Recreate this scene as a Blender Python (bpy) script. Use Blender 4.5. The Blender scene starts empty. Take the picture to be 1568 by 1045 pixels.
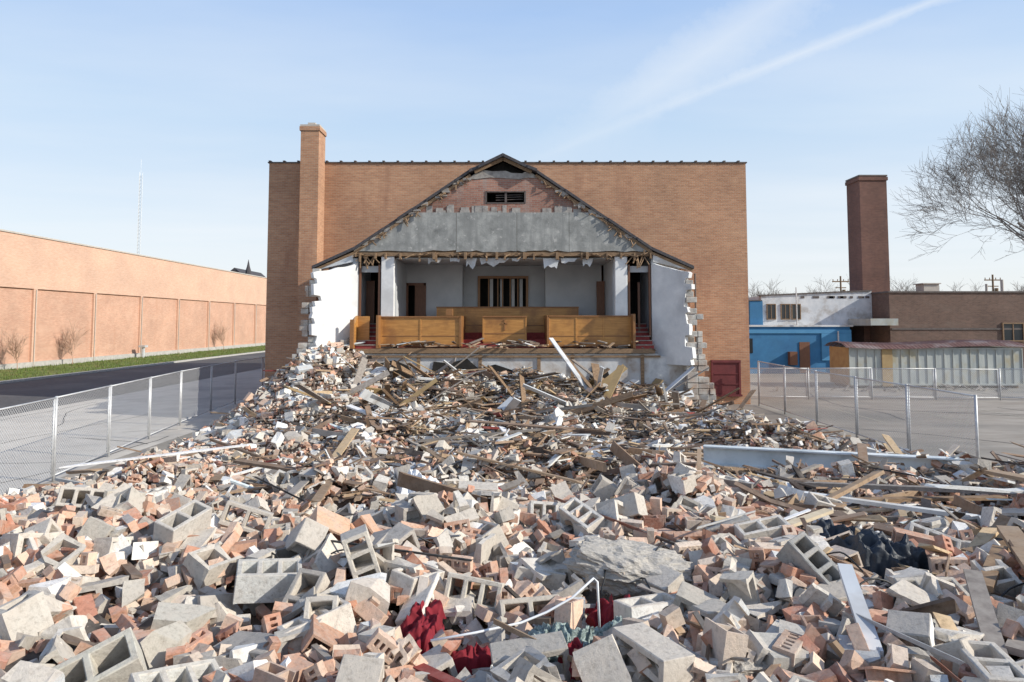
import bpy, bmesh, math, random
import numpy as np
from mathutils import Vector, Matrix, noise
random.seed(7); rng=np.random.default_rng(11)
scene=bpy.context.scene
R=math.radians
# ------------------------------------------------------------------ helpers
def link(o,parent=None):
    scene.collection.objects.link(o)
    if parent: o.parent=parent
    return o
def empty(name):
    e=bpy.data.objects.new(name,None); scene.collection.objects.link(e); return e
class MB:
    def __init__(s): s.v=[];s.f=[];s.m=[];s.uv={}
    def add(s,vs,fs,mi=0):
        b=len(s.v); s.v+= [tuple(p) for p in vs]
        for f in fs: s.f.append([b+i for i in f]); s.m.append(mi)
    def box(s,x0,x1,y0,y1,z0,z1,mi=0):
        s.add([(x0,y0,z0),(x1,y0,z0),(x1,y1,z0),(x0,y1,z0),(x0,y0,z1),(x1,y0,z1),(x1,y1,z1),(x0,y1,z1)],
         [(0,3,2,1),(4,5,6,7),(0,1,5,4),(1,2,6,5),(2,3,7,6),(3,0,4,7)],mi)
    def obox(s,c,ex,ey,ez,rz,rx=0,mi=0):
        q=Matrix.Rotation(rz,3,'Z')@Matrix.Rotation(rx,3,'X');c=Vector(c)
        vs=[c+q@Vector((sx*ex/2,sy*ey/2,sz*ez/2)) for sz in(-1,1) for sx,sy in((-1,-1),(1,-1),(1,1),(-1,1))]
        s.add(vs,[(0,3,2,1),(4,5,6,7),(0,1,5,4),(1,2,6,5),(2,3,7,6),(3,0,4,7)],mi)
    def prism(s,pts,y0,y1,mi=0):
        n=len(pts)
        vs=[(p[0],y0,p[1]) for p in pts]+[(p[0],y1,p[1]) for p in pts]
        fs=[tuple(range(n)),tuple(reversed(range(n,2*n)))]
        for i in range(n):
            j=(i+1)%n; fs.append((i,i+n,j+n,j))
        s.add(vs,fs,mi)
    def plank(s,p0,p1,w,t,mi=0,up=(0,0,1),roll=0):
        p0=Vector(p0);p1=Vector(p1);d=(p1-p0).normalized();u=Vector(up)
        if abs(d.dot(u))>.98:u=Vector((1,0,0))
        a=d.cross(u).normalized();b=a.cross(d).normalized()
        if roll:
            q=Matrix.Rotation(roll,3,d);a=q@a;b=q@b
        vs=[]
        for p in(p0,p1):
            for sx,sy in((-1,-1),(1,-1),(1,1),(-1,1)): vs.append(p+a*sx*w/2+b*sy*t/2)
        s.add(vs,[(0,1,2,3),(7,6,5,4),(0,4,5,1),(1,5,6,2),(2,6,7,3),(3,7,4,0)],mi)
    def tube(s,pts,rad,n=6,mi=0,cap=True):
        pts=[Vector(p) for p in pts]
        if not hasattr(rad,'__len__'): rad=[rad]*len(pts)
        b=len(s.v)
        for i,p in enumerate(pts):
            d=(pts[min(i+1,len(pts)-1)]-pts[max(i-1,0)]).normalized()
            u=Vector((0,0,1)) if abs(d.z)<.95 else Vector((1,0,0))
            a=d.cross(u).normalized();c=a.cross(d)
            for k in range(n):
                t=2*math.pi*k/n; s.v.append(tuple(p+(a*math.cos(t)+c*math.sin(t))*rad[i]))
        for i in range(len(pts)-1):
            for k in range(n):
                k2=(k+1)%n
                s.f.append([b+i*n+k,b+i*n+k2,b+(i+1)*n+k2,b+(i+1)*n+k]);s.m.append(mi)
        if cap:
            s.f.append([b+k for k in reversed(range(n))]);s.m.append(mi)
            s.f.append([b+(len(pts)-1)*n+k for k in range(n)]);s.m.append(mi)
    def obj(s,name,mats,parent=None,smooth=False,bevel=0,fix=True):
        me=bpy.data.meshes.new(name); me.from_pydata(s.v,[],s.f)
        for m in (mats if isinstance(mats,(list,tuple)) else [mats]): me.materials.append(m)
        me.polygons.foreach_set('material_index',s.m)
        if fix:
            bm=bmesh.new();bm.from_mesh(me);bmesh.ops.recalc_face_normals(bm,faces=bm.faces);bm.to_mesh(me);bm.free()
        if smooth: me.polygons.foreach_set('use_smooth',[True]*len(me.polygons))
        me.update()
        o=bpy.data.objects.new(name,me); link(o,parent)
        if bevel:
            md=o.modifiers.new('bev','BEVEL');md.width=bevel;md.segments=1;md.limit_method='ANGLE'
        return o
def newmat(name):
    m=bpy.data.materials.new(name);m.use_nodes=True;nt=m.node_tree
    return m,nt,nt.nodes['Principled BSDF']
def N(nt,t,**k):
    n=nt.nodes.new(t)
    for a,b in k.items(): setattr(n,a,b)
    return n
def L(nt,a,b): nt.links.new(a,b)
def ramp(nt,fac,stops):
    r=N(nt,'ShaderNodeValToRGB');e=r.color_ramp.elements
    while len(e)<len(stops): e.new(.5)
    for i,(p,c) in enumerate(stops):
        e[i].position=p;e[i].color=(*c,1) if len(c)==3 else c
    L(nt,fac,r.inputs[0]);return r.outputs[0]
def mix(nt,fac,a,b,mode='MIX'):
    m=N(nt,'ShaderNodeMix',data_type='RGBA',blend_type=mode)
    for inp,val in((m.inputs[0],fac),(m.inputs[6],a),(m.inputs[7],b)):
        if hasattr(val,'is_linked'): L(nt,val,inp)
        else: inp.default_value=val if not hasattr(val,'__len__') else (*val,1)[:4]
    return m.outputs[2]
def noisetex(nt,scale,detail=6,vec=None,sc=None,rough=.6):
    n=N(nt,'ShaderNodeTexNoise');n.inputs['Scale'].default_value=scale;n.inputs['Detail'].default_value=detail
    n.inputs['Roughness'].default_value=rough
    if vec is None:
        vec=N(nt,'ShaderNodeTexCoord').outputs['Object']
    if sc:
        mp=N(nt,'ShaderNodeMapping');mp.inputs['Scale'].default_value=sc;L(nt,vec,mp.inputs[0]);vec=mp.outputs[0]
    L(nt,vec,n.inputs['Vector']);return n.outputs['Fac']
def bump(nt,h,bsdf,strength=.4,dist=.02):
    b=N(nt,'ShaderNodeBump');b.inputs['Strength'].default_value=strength;b.inputs['Distance'].default_value=dist
    L(nt,h,b.inputs['Height']);L(nt,b.outputs[0],bsdf.inputs['Normal'])
def simple(name,c1,c2,scale=4,rough=.85,metal=0,sc=None,bs=.3,bd=.01,c3=None,s3=.6):
    m,nt,b=newmat(name)
    f=noisetex(nt,scale,8,sc=sc)
    col=ramp(nt,f,[(.3,c1),(.7,c2)])
    if c3:
        f2=noisetex(nt,s3,5)
        r=ramp(nt,f2,[(.50,(0,0,0)),(.66,(1,1,1))])
        col=mix(nt,r,col,c3)
    L(nt,col,b.inputs['Base Color']);b.inputs['Roughness'].default_value=rough;b.inputs['Metallic'].default_value=metal
    bump(nt,f,b,bs,bd);return m
def brickmat(name,c1,c2,mortar,var=.25,streak=.35,dark=None,lt=None):
    m,nt,b=newmat(name)
    tc=N(nt,'ShaderNodeTexCoord').outputs['Object']
    sx=N(nt,'ShaderNodeSeparateXYZ');L(nt,tc,sx.inputs[0])
    ad=N(nt,'ShaderNodeMath',operation='ADD');L(nt,sx.outputs[0],ad.inputs[0]);L(nt,sx.outputs[1],ad.inputs[1])
    cb=N(nt,'ShaderNodeCombineXYZ');L(nt,ad.outputs[0],cb.inputs[0]);L(nt,sx.outputs[2],cb.inputs[1])
    bt=N(nt,'ShaderNodeTexBrick');L(nt,cb.outputs[0],bt.inputs['Vector'])
    bt.inputs['Scale'].default_value=1;bt.inputs['Brick Width'].default_value=.21;bt.inputs['Row Height'].default_value=.075
    bt.inputs['Mortar Size'].default_value=.009;bt.inputs['Mortar Smooth'].default_value=.3
    bt.inputs['Color1'].default_value=(*c1,1);bt.inputs['Color2'].default_value=(*c2,1);bt.inputs['Mortar'].default_value=(*mortar,1)
    st=noisetex(nt,1,6,vec=cb.outputs[0],sc=(1.6,13.3,1),rough=.75)
    g=ramp(nt,st,[(.32,(1-streak,)*3),(.68,(1+streak*.6,)*3)])
    col=mix(nt,1.0,bt.outputs['Color'],g,'MULTIPLY')
    bn=noisetex(nt,.35,7,vec=cb.outputs[0])
    g2=ramp(nt,bn,[(.3,(1-var,1-var*1.05,1-var*1.1)),(.7,(1.1,1.08,1.05))])
    col=mix(nt,1.0,col,g2,'MULTIPLY')
    if lt:
        ln=noisetex(nt,1,7,vec=cb.outputs[0],sc=(.5,1.1,1),rough=.7)
        r=ramp(nt,ln,[(.52,(0,0,0)),(.72,(.55,.55,.55))]);col=mix(nt,r,col,lt)
    if dark:
        dn=noisetex(nt,1,6,vec=cb.outputs[0],sc=(1.2,.25,1))
        r=ramp(nt,dn,[(.55,(0,0,0)),(.75,(.7,.7,.7))]);col=mix(nt,r,col,dark)
    L(nt,col,b.inputs['Base Color']);b.inputs['Roughness'].default_value=.9
    ms=N(nt,'ShaderNodeMath',operation='MULTIPLY_ADD');L(nt,bt.outputs['Fac'],ms.inputs[0]);ms.inputs[1].default_value=-1
    L(nt,st,ms.inputs[2]);bump(nt,ms.outputs[0],b,.5,.012)
    return m
# ------------------------------------------------------------------ materials
M={}
M['gym']=brickmat('gym_brick',(.44,.22,.125),(.53,.29,.17),(.45,.35,.27),var=.22,streak=.22,dark=(.30,.15,.095),lt=(.58,.36,.225))
M['ware']=brickmat('warehouse_brick',(.62,.36,.25),(.68,.43,.31),(.62,.50,.41),var=.10,streak=.14)
M['ware2']=brickmat('warehouse_panel_brick',(.53,.27,.18),(.60,.34,.235),(.60,.48,.39),var=.16,streak=.18,lt=(.64,.42,.31),dark=(.50,.27,.18))
M['darkbrick']=brickmat('brown_brick',(.14,.085,.065),(.20,.12,.09),(.20,.17,.15),var=.3,streak=.15,lt=(.2,.15,.12))
M['chimney']=brickmat('maroon_brick',(.15,.07,.055),(.21,.10,.075),(.2,.15,.13),var=.35,streak=.15,dark=(.09,.05,.045))
M['tile']=brickmat('gable_tile_brick',(.34,.16,.12),(.45,.24,.18),(.36,.32,.29),var=.4,streak=.2,dark=(.34,.31,.29))
M['coping']=simple('metal_coping',(.06,.05,.045),(.14,.11,.10),6,.6)
M['copingl']=simple('stone_coping',(.42,.38,.33),(.55,.5,.45),3)
m,nt,b=newmat('grey_plaster')
f=noisetex(nt,2.0,9,rough=.7);col=ramp(nt,f,[(.28,(.15,.155,.15)),(.5,(.30,.305,.295)),(.72,(.46,.46,.44))])
f2=noisetex(nt,1,7,sc=(3.5,1,.35));r=ramp(nt,f2,[(.45,(0,0,0)),(.65,(.8,.8,.8))]);col=mix(nt,r,col,(.22,.225,.22))
f3=noisetex(nt,5,4);r=ramp(nt,f3,[(.62,(0,0,0)),(.67,(.7,.7,.7))]);col=mix(nt,r,col,(.5,.49,.47))
L(nt,col,b.inputs['Base Color']);b.inputs['Roughness'].default_value=.92;bump(nt,f,b,.5,.03);M['conc']=m
M['white']=simple('white_plaster',(.62,.63,.64),(.80,.80,.79),1.8,.85,c3=(.56,.56,.56),s3=.7)
M['inner']=simple('interior_paint',(.43,.45,.47),(.56,.57,.58),1.2,.8,c3=(.38,.40,.41))
M['basew']=simple('peeling_base_wall',(.40,.41,.42),(.74,.74,.73),2.6,.9,bs=.6,bd=.03,c3=(.34,.29,.25),s3=1.3)
M['block']=simple('block_wall',(.33,.31,.28),(.58,.56,.52),5,.95,bs=.6,bd=.03,c3=(.38,.29,.23),s3=1.4)
M['blockd']=simple('stained_block',(.22,.20,.19),(.42,.40,.37),6,.95,bs=.6,bd=.03)
M['roof']=simple('roof_shingle',(.035,.033,.04),(.09,.085,.09),12,.85)
M['dark']=simple('painted_dark',(.012,.011,.010),(.03,.027,.024),3,1)  # near-black colour, paints the shade of unlit depth onto solid boards
M['oak']=simple('varnished_oak',(.38,.17,.042),(.56,.28,.08),3,.38,sc=(.6,1,7),bs=.1,bd=.003,c3=(.30,.135,.04),s3=1.2)
M['oakd']=simple('oak_trim',(.22,.10,.032),(.32,.15,.055),5,.4,sc=(1,1,9),bs=.1)
M['timber']=simple('old_timber',(.14,.085,.05),(.33,.22,.13),9,.85,sc=(1,1,5))
M['doorw']=simple('brown_door',(.13,.055,.03),(.20,.09,.045),6,.5,sc=(8,8,1))
M['carpet']=simple('red_carpet',(.22,.035,.035),(.34,.07,.06),12,.95)
M['reddoor']=simple('red_door_paint',(.10,.015,.018),(.15,.025,.028),3,.6)
M['asphalt']=simple('street_asphalt',(.06,.062,.066),(.10,.10,.105),3,.9,c3=(.12,.12,.12),s3=.25,bs=.2)
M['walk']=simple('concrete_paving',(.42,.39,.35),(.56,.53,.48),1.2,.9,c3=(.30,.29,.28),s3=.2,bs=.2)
M['lot']=simple('old_lot_asphalt',(.25,.22,.185),(.38,.345,.30),1.6,.9,c3=(.20,.19,.17),s3=.12,bs=.25,sc=(.3,1,1))
M['kerb']=simple('kerb_concrete',(.35,.34,.32),(.5,.48,.45),4)
M['grass']=simple('grass',(.06,.11,.02),(.16,.20,.05),5,.95,bs=.8,bd=.06,c3=(.19,.18,.07),s3=.6)
M['ground']=simple('ground_soil',(.12,.12,.09),(.2,.19,.14),.1,.95,c3=(.09,.12,.05),s3=.02)
M['galv']=simple('galvanised_steel',(.45,.46,.47),(.65,.66,.67),8,.5,metal=.3,bs=.05)
M['blue']=simple('blue_paint',(.02,.12,.27),(.035,.18,.37),1.5,.7,c3=(.03,.15,.30))
M['bluel']=simple('light_blue_paint',(.05,.22,.42),(.08,.27,.48),1.5,.7)
M['whitep']=simple('peeling_white_paint',(.50,.53,.56),(.72,.73,.74),1.4,.85,c3=(.42,.40,.38),s3=1.1)
M['metalw']=simple('trailer_panel',(.28,.31,.31),(.46,.48,.45),2.0,.6,sc=(1,1,.3),c3=(.36,.32,.22),s3=.9)
M['rustroof']=simple('rusty_roof',(.10,.045,.04),(.20,.11,.09),4,.7,c3=(.28,.23,.22),s3=.8)
M['ochre']=simple('ochre_wood',(.30,.20,.10),(.40,.29,.14),3,.8)
M['bark']=simple('bark',(.17,.145,.12),(.28,.24,.21),8,.9)
M['barkl']=simple('wall_tone_bark',(.44,.29,.21),(.52,.36,.27),8,.9)  # toned like the warehouse wall so added trees blend in, leaving their shadows
M['steelb']=simple('painted_beam',(.60,.66,.68),(.78,.81,.82),1.3,.7,c3=(.45,.5,.52),s3=1.5)
M['rust']=simple('rust',(.14,.05,.025),(.25,.10,.05),10,.9)
M['cloth']=simple('crimson_cloth',(.15,.004,.012),(.24,.01,.022),9,.85,bs=.3)
M['tarp']=simple('navy_tarp',(.012,.018,.028),(.035,.045,.06),7,.55,bs=.5,bd=.03)
M['fibre']=simple('grey_netting',(.16,.22,.22),(.50,.60,.58),45,.8,bs=1,bd=.03)
M['bag']=simple('white_sheeting',(.72,.74,.77),(.82,.83,.84),5,.5)
M['slab']=simple('rough_concrete',(.34,.31,.27),(.60,.56,.50),14,.95,bs=.6,bd=.03,c3=(.42,.39,.35),s3=3)
M['greywood']=simple('weathered_wood',(.20,.17,.15),(.36,.32,.28),14,.9)
M['fresh']=simple('fresh_split_wood',(.5,.4,.27),(.68,.58,.42),8,.8)
M['black']=simple('black_cable',(.01,.01,.01),(.025,.025,.025),5,.5)
M['glass']=newmat('window_glass')[0]
b=M['glass'].node_tree.nodes['Principled BSDF'];b.inputs['Base Color'].default_value=(.03,.035,.04,1);b.inputs['Roughness'].default_value=.1
def rubmat(name,scale,bs,bd,dust=.35):
    m,nt,b=newmat(name)
    at=N(nt,'ShaderNodeAttribute',attribute_name='Col')
    f=noisetex(nt,scale,8,rough=.75)
    g=ramp(nt,f,[(.28,(.55,.52,.49)),(.5,(1,1,1)),(.75,(1.12,1.1,1.08))])
    col=mix(nt,1.0,at.outputs['Color'],g,'MULTIPLY')
    f2=noisetex(nt,scale*.22,7,rough=.7)
    r=ramp(nt,f2,[(.45,(0,0,0)),(.64,(dust,)*3)])
    col=mix(nt,r,col,(.51,.45,.385))
    L(nt,col,b.inputs['Base Color']);b.inputs['Roughness'].default_value=.92
    bump(nt,f,b,bs,bd);return m
M['rub']=rubmat('masonry_debris',30,.6,.012,.55)
M['rubw']=rubmat('wood_debris',16,.3,.006,.2)
def mth(op,a,bb=None,c=None):
    n=N(nt,'ShaderNodeMath',operation=op)
    for i,v in enumerate((a,bb,c)):
        if v is None: continue
        if hasattr(v,'is_linked'): L(nt,v,n.inputs[i])
        else: n.inputs[i].default_value=v
    return n.outputs[0]
m,nt,b=newmat('chain_link');uv=N(nt,'ShaderNodeUVMap',uv_map='UVMap');sx=N(nt,'ShaderNodeSeparateXYZ');L(nt,uv.outputs[0],sx.inputs[0])
masks=[]
for op in('ADD','SUBTRACT'):
    q=mth(op,sx.outputs[0],sx.outputs[1]);q=mth('MULTIPLY',q,1/.08);q=mth('FRACT',q);masks.append(mth('LESS_THAN',q,.15))
al=mth('MAXIMUM',masks[0],masks[1])
L(nt,al,b.inputs['Alpha']);b.inputs['Base Color'].default_value=(.55,.56,.57,1);b.inputs['Metallic'].default_value=.1;b.inputs['Roughness'].default_value=.6
M['link']=m
# ------------------------------------------------------------------ camera / light / sky
cam=bpy.data.cameras.new('camera');co=bpy.data.objects.new('camera',cam);link(co)
cam.lens=24;cam.sensor_width=36;cam.clip_end=6000;cam.clip_start=.05
co.location=(0,0,3.5);co.rotation_euler=(R(90+3.5),0,0);cam.shift_y=-.059
scene.camera=co
EL,AZ=28,17
sd=Vector((math.cos(R(EL))*math.cos(R(AZ)),-math.cos(R(EL))*math.sin(R(AZ)),math.sin(R(EL))))
sl=bpy.data.lights.new('sun','SUN');sl.energy=5;sl.angle=R(.5);sl.color=(1,.94,.83)
so=bpy.data.objects.new('sun',sl);link(so);so.rotation_euler=(-sd).to_track_quat('-Z','Y').to_euler();so.location=(60,-20,50)
w=bpy.data.worlds.new('World');scene.world=w;w.use_nodes=True;nt=w.node_tree
bg=nt.nodes['Background'];STR=.15;bg.inputs[1].default_value=STR
sky=N(nt,'ShaderNodeTexSky',sky_type='NISHITA');sky.sun_disc=False;sky.sun_elevation=R(EL);sky.sun_rotation=R(90+AZ)
sky.air_density=1.0;sky.dust_density=1.0;sky.ozone_density=1.5
tc=N(nt,'ShaderNodeTexCoord').outputs['Generated']
vn=N(nt,'ShaderNodeVectorMath',operation='NORMALIZE');L(nt,tc,vn.inputs[0]);dv=vn.outputs[0]
sp=N(nt,'ShaderNodeSeparateXYZ');L(nt,dv,sp.inputs[0])
zc=mth('MAXIMUM',sp.outputs[2],.06)
pl=N(nt,'ShaderNodeCombineXYZ');L(nt,mth('DIVIDE',sp.outputs[0],zc),pl.inputs[0]);L(nt,mth('DIVIDE',sp.outputs[1],zc),pl.inputs[1])
mp=N(nt,'ShaderNodeMapping');mp.inputs['Rotation'].default_value=(0,0,R(-35));mp.inputs['Scale'].default_value=(.45,.9,1);L(nt,pl.outputs[0],mp.inputs[0])
c1=noisetex(nt,.5,8,vec=mp.outputs[0],rough=.5)
cir=ramp(nt,c1,[(.42,(0,0,0)),(.85,(.7,.7,.7))])
def trail(pa,pb,wd,strn,lo,hi):
    a=Vector(((pa[0]-784)/1045,1,(494-pa[1])/1045)).normalized();c=Vector(((pb[0]-784)/1045,1,(494-pb[1])/1045)).normalized()
    n=a.cross(c).normalized()
    d=N(nt,'ShaderNodeVectorMath',operation='DOT_PRODUCT');L(nt,dv,d.inputs[0]);d.inputs[1].default_value=n
    nz=noisetex(nt,11,7,vec=dv,rough=.7)
    ww=mth('MAXIMUM',mth('MULTIPLY_ADD',nz,wd*3.2,-wd*.5),wd*.15)
    q=mth('SUBTRACT',1,mth('DIVIDE',mth('ABSOLUTE',d.outputs['Value']),ww));q=mth('MAXIMUM',q,0)
    k=N(nt,'ShaderNodeMapRange');L(nt,sp.outputs[2],k.inputs[0]);k.inputs[1].default_value=lo;k.inputs[2].default_value=hi
    fy=mth('GREATER_THAN',sp.outputs[1],0)
    return mth('MULTIPLY',mth('MULTIPLY',mth('MULTIPLY',q,k.outputs[0]),strn),fy)
t1=trail((1420,0),(1010,165),.009,.40,.22,.38)
t2=trail((1190,0),(880,215),.042,.34,.18,.36)
tot=mth('MINIMUM',mth('ADD',mth('ADD',cir,t1),t2),1)
grad=ramp(nt,sp.outputs[2],[(0.0,(6.3,6.4,6.5)),(.12,(5.6,6.1,6.6)),(.27,(4.1,5.25,6.6)),(.42,(2.7,4.1,6.5)),(.65,(1.0,1.9,4.0)),(1,(.6,1.1,2.4))])
col=mix(nt,.82,sky.outputs[0],grad)
col=mix(nt,tot,col,(6.0,6.3,6.6))
L(nt,col,bg.inputs[0])
vs=scene.view_settings;vs.view_transform='Standard';vs.look='None';vs.exposure=0
# ------------------------------------------------------------------ ground
def sheet(name,x0,x1,y0,y1,z,mat):
    mb=MB();mb.add([(x0,y0,z),(x1,y0,z),(x1,y1,z),(x0,y1,z)],[(0,1,2,3)]);return mb.obj(name,mat,fix=False)
sheet('ground',-2500,2500,-400,3500,-.012,M['ground'])
sheet('parking_lot',-10.2,60,-30,75,-.004,M['lot'])
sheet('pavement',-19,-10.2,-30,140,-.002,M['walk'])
sheet('street',-29.2,-19,-60,260,-.008,M['asphalt'])
mb=MB();mb.box(-29.5,-29.2,-60,260,-.05,.13);mb.obj('kerb',M['kerb'],bevel=.02)
mb=MB();nx,ny=26,220
for j in range(ny+1):
    for i in range(nx+1):
        x=-36.5+7*i/nx;y=30+100*j/ny
        mb.v.append((x,y,.10+.10*noise.noise(Vector((x*1.5,y*1.1,3)))+ (0 if 0<i<nx else -.03)))
for j in range(ny):
    for i in range(nx):
        a=j*(nx+1)+i;mb.f.append([a,a+1,a+nx+2,a+nx+1]);mb.m.append(0)
gr=mb.obj('grass_verge',M['grass'],smooth=True,fix=False)
mb=MB()
for i in range(16000):
    x=random.uniform(-36.3,-29.55);y=30+90*random.random()**1.4;h=random.uniform(.06,.2);a=random.uniform(0,6.28);dx=.03*math.cos(a);dy=.03*math.sin(a)
    mb.add([(x-dx,y-dy,.08),(x+dx,y+dy,.08),(x+random.uniform(-.06,.06),y,.1+h)],[(0,1,2)])
mb.obj('grass_blades',M['grass'],parent=gr,fix=False)
mb=MB()
for k in range(7):
    x=13+k*2.9
    mb.add([(x,24,0),(x+.1,24,0),(x+.1,29,0),(x,29,0)],[(0,1,2,3)])
mb.obj('parking_stripe',simple('worn_paint',(.28,.26,.2),(.45,.42,.36),9,.9),fix=False)
mb=MB()
for k in range(22):
    left=k>13
    p=[Vector((random.uniform(-18,-11) if left else random.uniform(11,30),random.uniform(14,36),.002))];a=random.uniform(-.5,.5) if k%2 else random.uniform(1.2,1.9)
    for s in range(9 if left else 14):
        a+=random.uniform(-.25,.25);p.append(p[-1]+Vector((math.cos(a),math.sin(a),0))*.8)
    for a_,b_ in zip(p,p[1:]):
        if left and not(-18.9<b_.x<-10.4): break
        d=(b_-a_).normalized();nn=Vector((-d.y,d.x,0))*.025
        mb.add([a_-nn,b_-nn,b_+nn,a_+nn],[(0,1,2,3)])
mb.obj('asphalt_crack',M['asphalt'],fix=False)
# ------------------------------------------------------------------ warehouse (left)
wh=empty('brick_warehouse')
X=-36.4
mb=MB();mb.box(X-30,X-.16,14,142,0,9.95);mb.obj('walls',M['ware2'],wh)
mb=MB();mb.box(X-.159,X,14,142,6.05,10.0)
y=14.65
cols=[]
while y<140: cols.append(y);y+=7.5
for y in cols: mb.box(X-.159,X,y-.2,y+.2,.5,6.049)
mb.obj('pilasters',M['ware'],wh)
mb=MB();mb.box(X-.4,X+.08,14,142,10.0,10.12);mb.obj('coping',M['copingl'],wh)
mb=MB();mb.box(X-.159,X+.03,14,142,0,.5);mb.obj('plinth',M['kerb'],wh)
mb=MB()
for y in cols: mb.tube([(X+.06,y+.0,.1),(X+.06,y+.0,6.0)],.035,6)
mb.obj('downpipes',M['copingl'],wh)
mb=MB();mb.tube([(X+.9,66,.1),(X+.9,66,1.1)],.16,8);mb.box(X+.6,X+1.2,65.7,66.3,1.1,1.3);mb.obj('gas_meter',M['galv'],wh)
# ------------------------------------------------------------------ gym building
gym=empty('brick_gymnasium')
GL,GR,GY,GT=-10.62,10.22,29.5,10.45
mb=MB();mb.box(GL,GR,GY,GY+24,0,GT);mb.obj('walls',M['gym'],gym)
mb=MB();mb.box(GL-.05,GR+.05,GY-.05,GY+24.05,GT,GT+.05)
x=GL
while x<GR:
    mb.box(x,x+.10,GY-.09,GY+.12,GT+.05,GT+.10);x+=.62
mb.obj('coping',M['coping'],gym)
mb=MB()
mb.box(8.62,9.72,GY-.04,GY-.0,.42,1.78);mb.obj('red_door',M['reddoor'],gym)
mb=MB()
mb.box(8.54,8.62,GY-.08,GY,.42,1.86);mb.box(9.72,9.80,GY-.08,GY,.42,1.86);mb.box(8.54,9.80,GY-.10,GY,1.78,1.88);mb.box(8.5,9.84,GY-.12,GY,.34,.42)
for z in(.86,1.3): mb.box(8.64,9.70,GY-.07,GY-.04,z-.02,z+.02)
mb.obj('door_frame',M['reddoor'],gym)
mb=MB();mb.tube([(7.9,GY-.1,5.6),(7.9,GY-.1,1.4)],.035,6);mb.obj('downpipe',M['coping'],gym)
mb=MB();mb.box(-8.95,-8.18,GY-1.0,GY,0,11.75);mb.box(-9.0,-8.13,GY-1.04,GY,11.62,11.80)
mb.obj('chimney_stack',M['gym'],gym)
mb=MB();mb.box(-8.98,-8.15,GY-1.02,GY-.02,11.802,11.88);mb.box(-8.72,-8.4,GY-.8,GY-.3,11.88,12.02);mb.obj('chimney_cap',M['copingl'],gym)
# ------------------------------------------------------------------ demolished hall
hall=empty('demolished_hall')
CX=-.33;F=25.0;BK=GY-.02
def wd(z): return 1.2+(9.1-z)*1.481
def trap(z0,z1,ins=.12): return [(CX-wd(z0)+ins,z0),(CX+wd(z0)-ins,z0),(CX+wd(z1)-ins,z1),(CX-wd(z1)+ins,z1)]
mb=MB()
T=.25
mb.prism(trap(7.54,7.9),F,F+T)
mb.prism([(CX-wd(7.9)+.12,7.9),(-.95,7.9),(-.95,8.32),(CX-wd(8.32)+.12,8.32)],F,F+T)
mb.prism([(.47,7.9),(CX+wd(7.9)-.12,7.9),(CX+wd(8.32)-.12,8.32),(.47,8.32)],F,F+T)
mb.prism([(CX-wd(8.32)+.12,8.32),(CX+wd(8.32)-.12,8.32),(CX+wd(8.8)-.1,8.8),(CX+.9,8.83),(CX+.6,8.78),(CX-.5,8.84),(CX-1.0,8.78),(CX-wd(8.8)+.1,8.8)],F,F+T)
mb.obj('gable_tile_wall',M['tile'],hall)
mb=MB()
mb.prism([(CX-1.35,8.80),(CX-1.0,8.79),(CX-.5,8.85),(CX+.6,8.79),(CX+.9,8.84),(CX+1.3,8.82),(CX+1.1,9.0),(CX+.8,9.07),(CX+.72,9.0),(CX+.3,9.02),(CX+.1,9.10),(CX-.4,9.08),(CX-.8,9.14),(CX-1.0,9.0)],F-.03,F+.2)
for k in range(46):
    s=random.choice((-1,1));z=random.uniform(6.3,8.8);xx=CX+s*(wd(z)-random.uniform(.15,.42));l=random.uniform(.06,.17)
    mb.box(xx-l,xx+l,F-random.uniform(.06,.09),F+.05,z,z+random.uniform(.05,.17))
for k in range(22):
    xx=random.uniform(-3.1,2.6);l=random.uniform(.06,.2);mb.box(xx-l,xx+l,F-random.uniform(.012,.04),F+.04,7.54,7.54+random.uniform(.05,.3))
mb.obj('gable_block_course',M['blockd'],hall)
mb=MB();mb.box(-1.2,.7,F+1.2,F+1.3,7.6,8.6);mb.prism([(CX-4.2,6.2),(CX+4.2,6.2),(CX+.4,9.3),(CX-.4,9.3)],F+1.5,F+1.6);mb.obj('attic_dark_board',M['dark'],hall)  # solid boards behind the vent, attic darkness painted on
mb=MB()
mb.box(-.95,.47,F-.02,F+.06,8.30,8.34);mb.box(-.95,.47,F-.02,F+.06,7.88,7.92);mb.box(-.27,-.19,F+.02,F+.08,7.92,8.3)
mb.box(-.99,-.93,F-.02,F+.06,7.88,8.34);mb.box(.45,.51,F-.02,F+.06,7.88,8.34)
for z in(8.02,8.12,8.2): mb.plank((-.6,F+.1,z),(.4,F+.12,z+random.uniform(-.05,.05)),.05,.02)
mb.obj('gable_vent',M['coping'],hall)
mb=MB()
xs=[-6.2,-2.05,.18,2.1,6.0]
z0,z1=6.12,7.54
def clipx(z): return CX-wd(z)+.14, CX+wd(z)-.14
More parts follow.
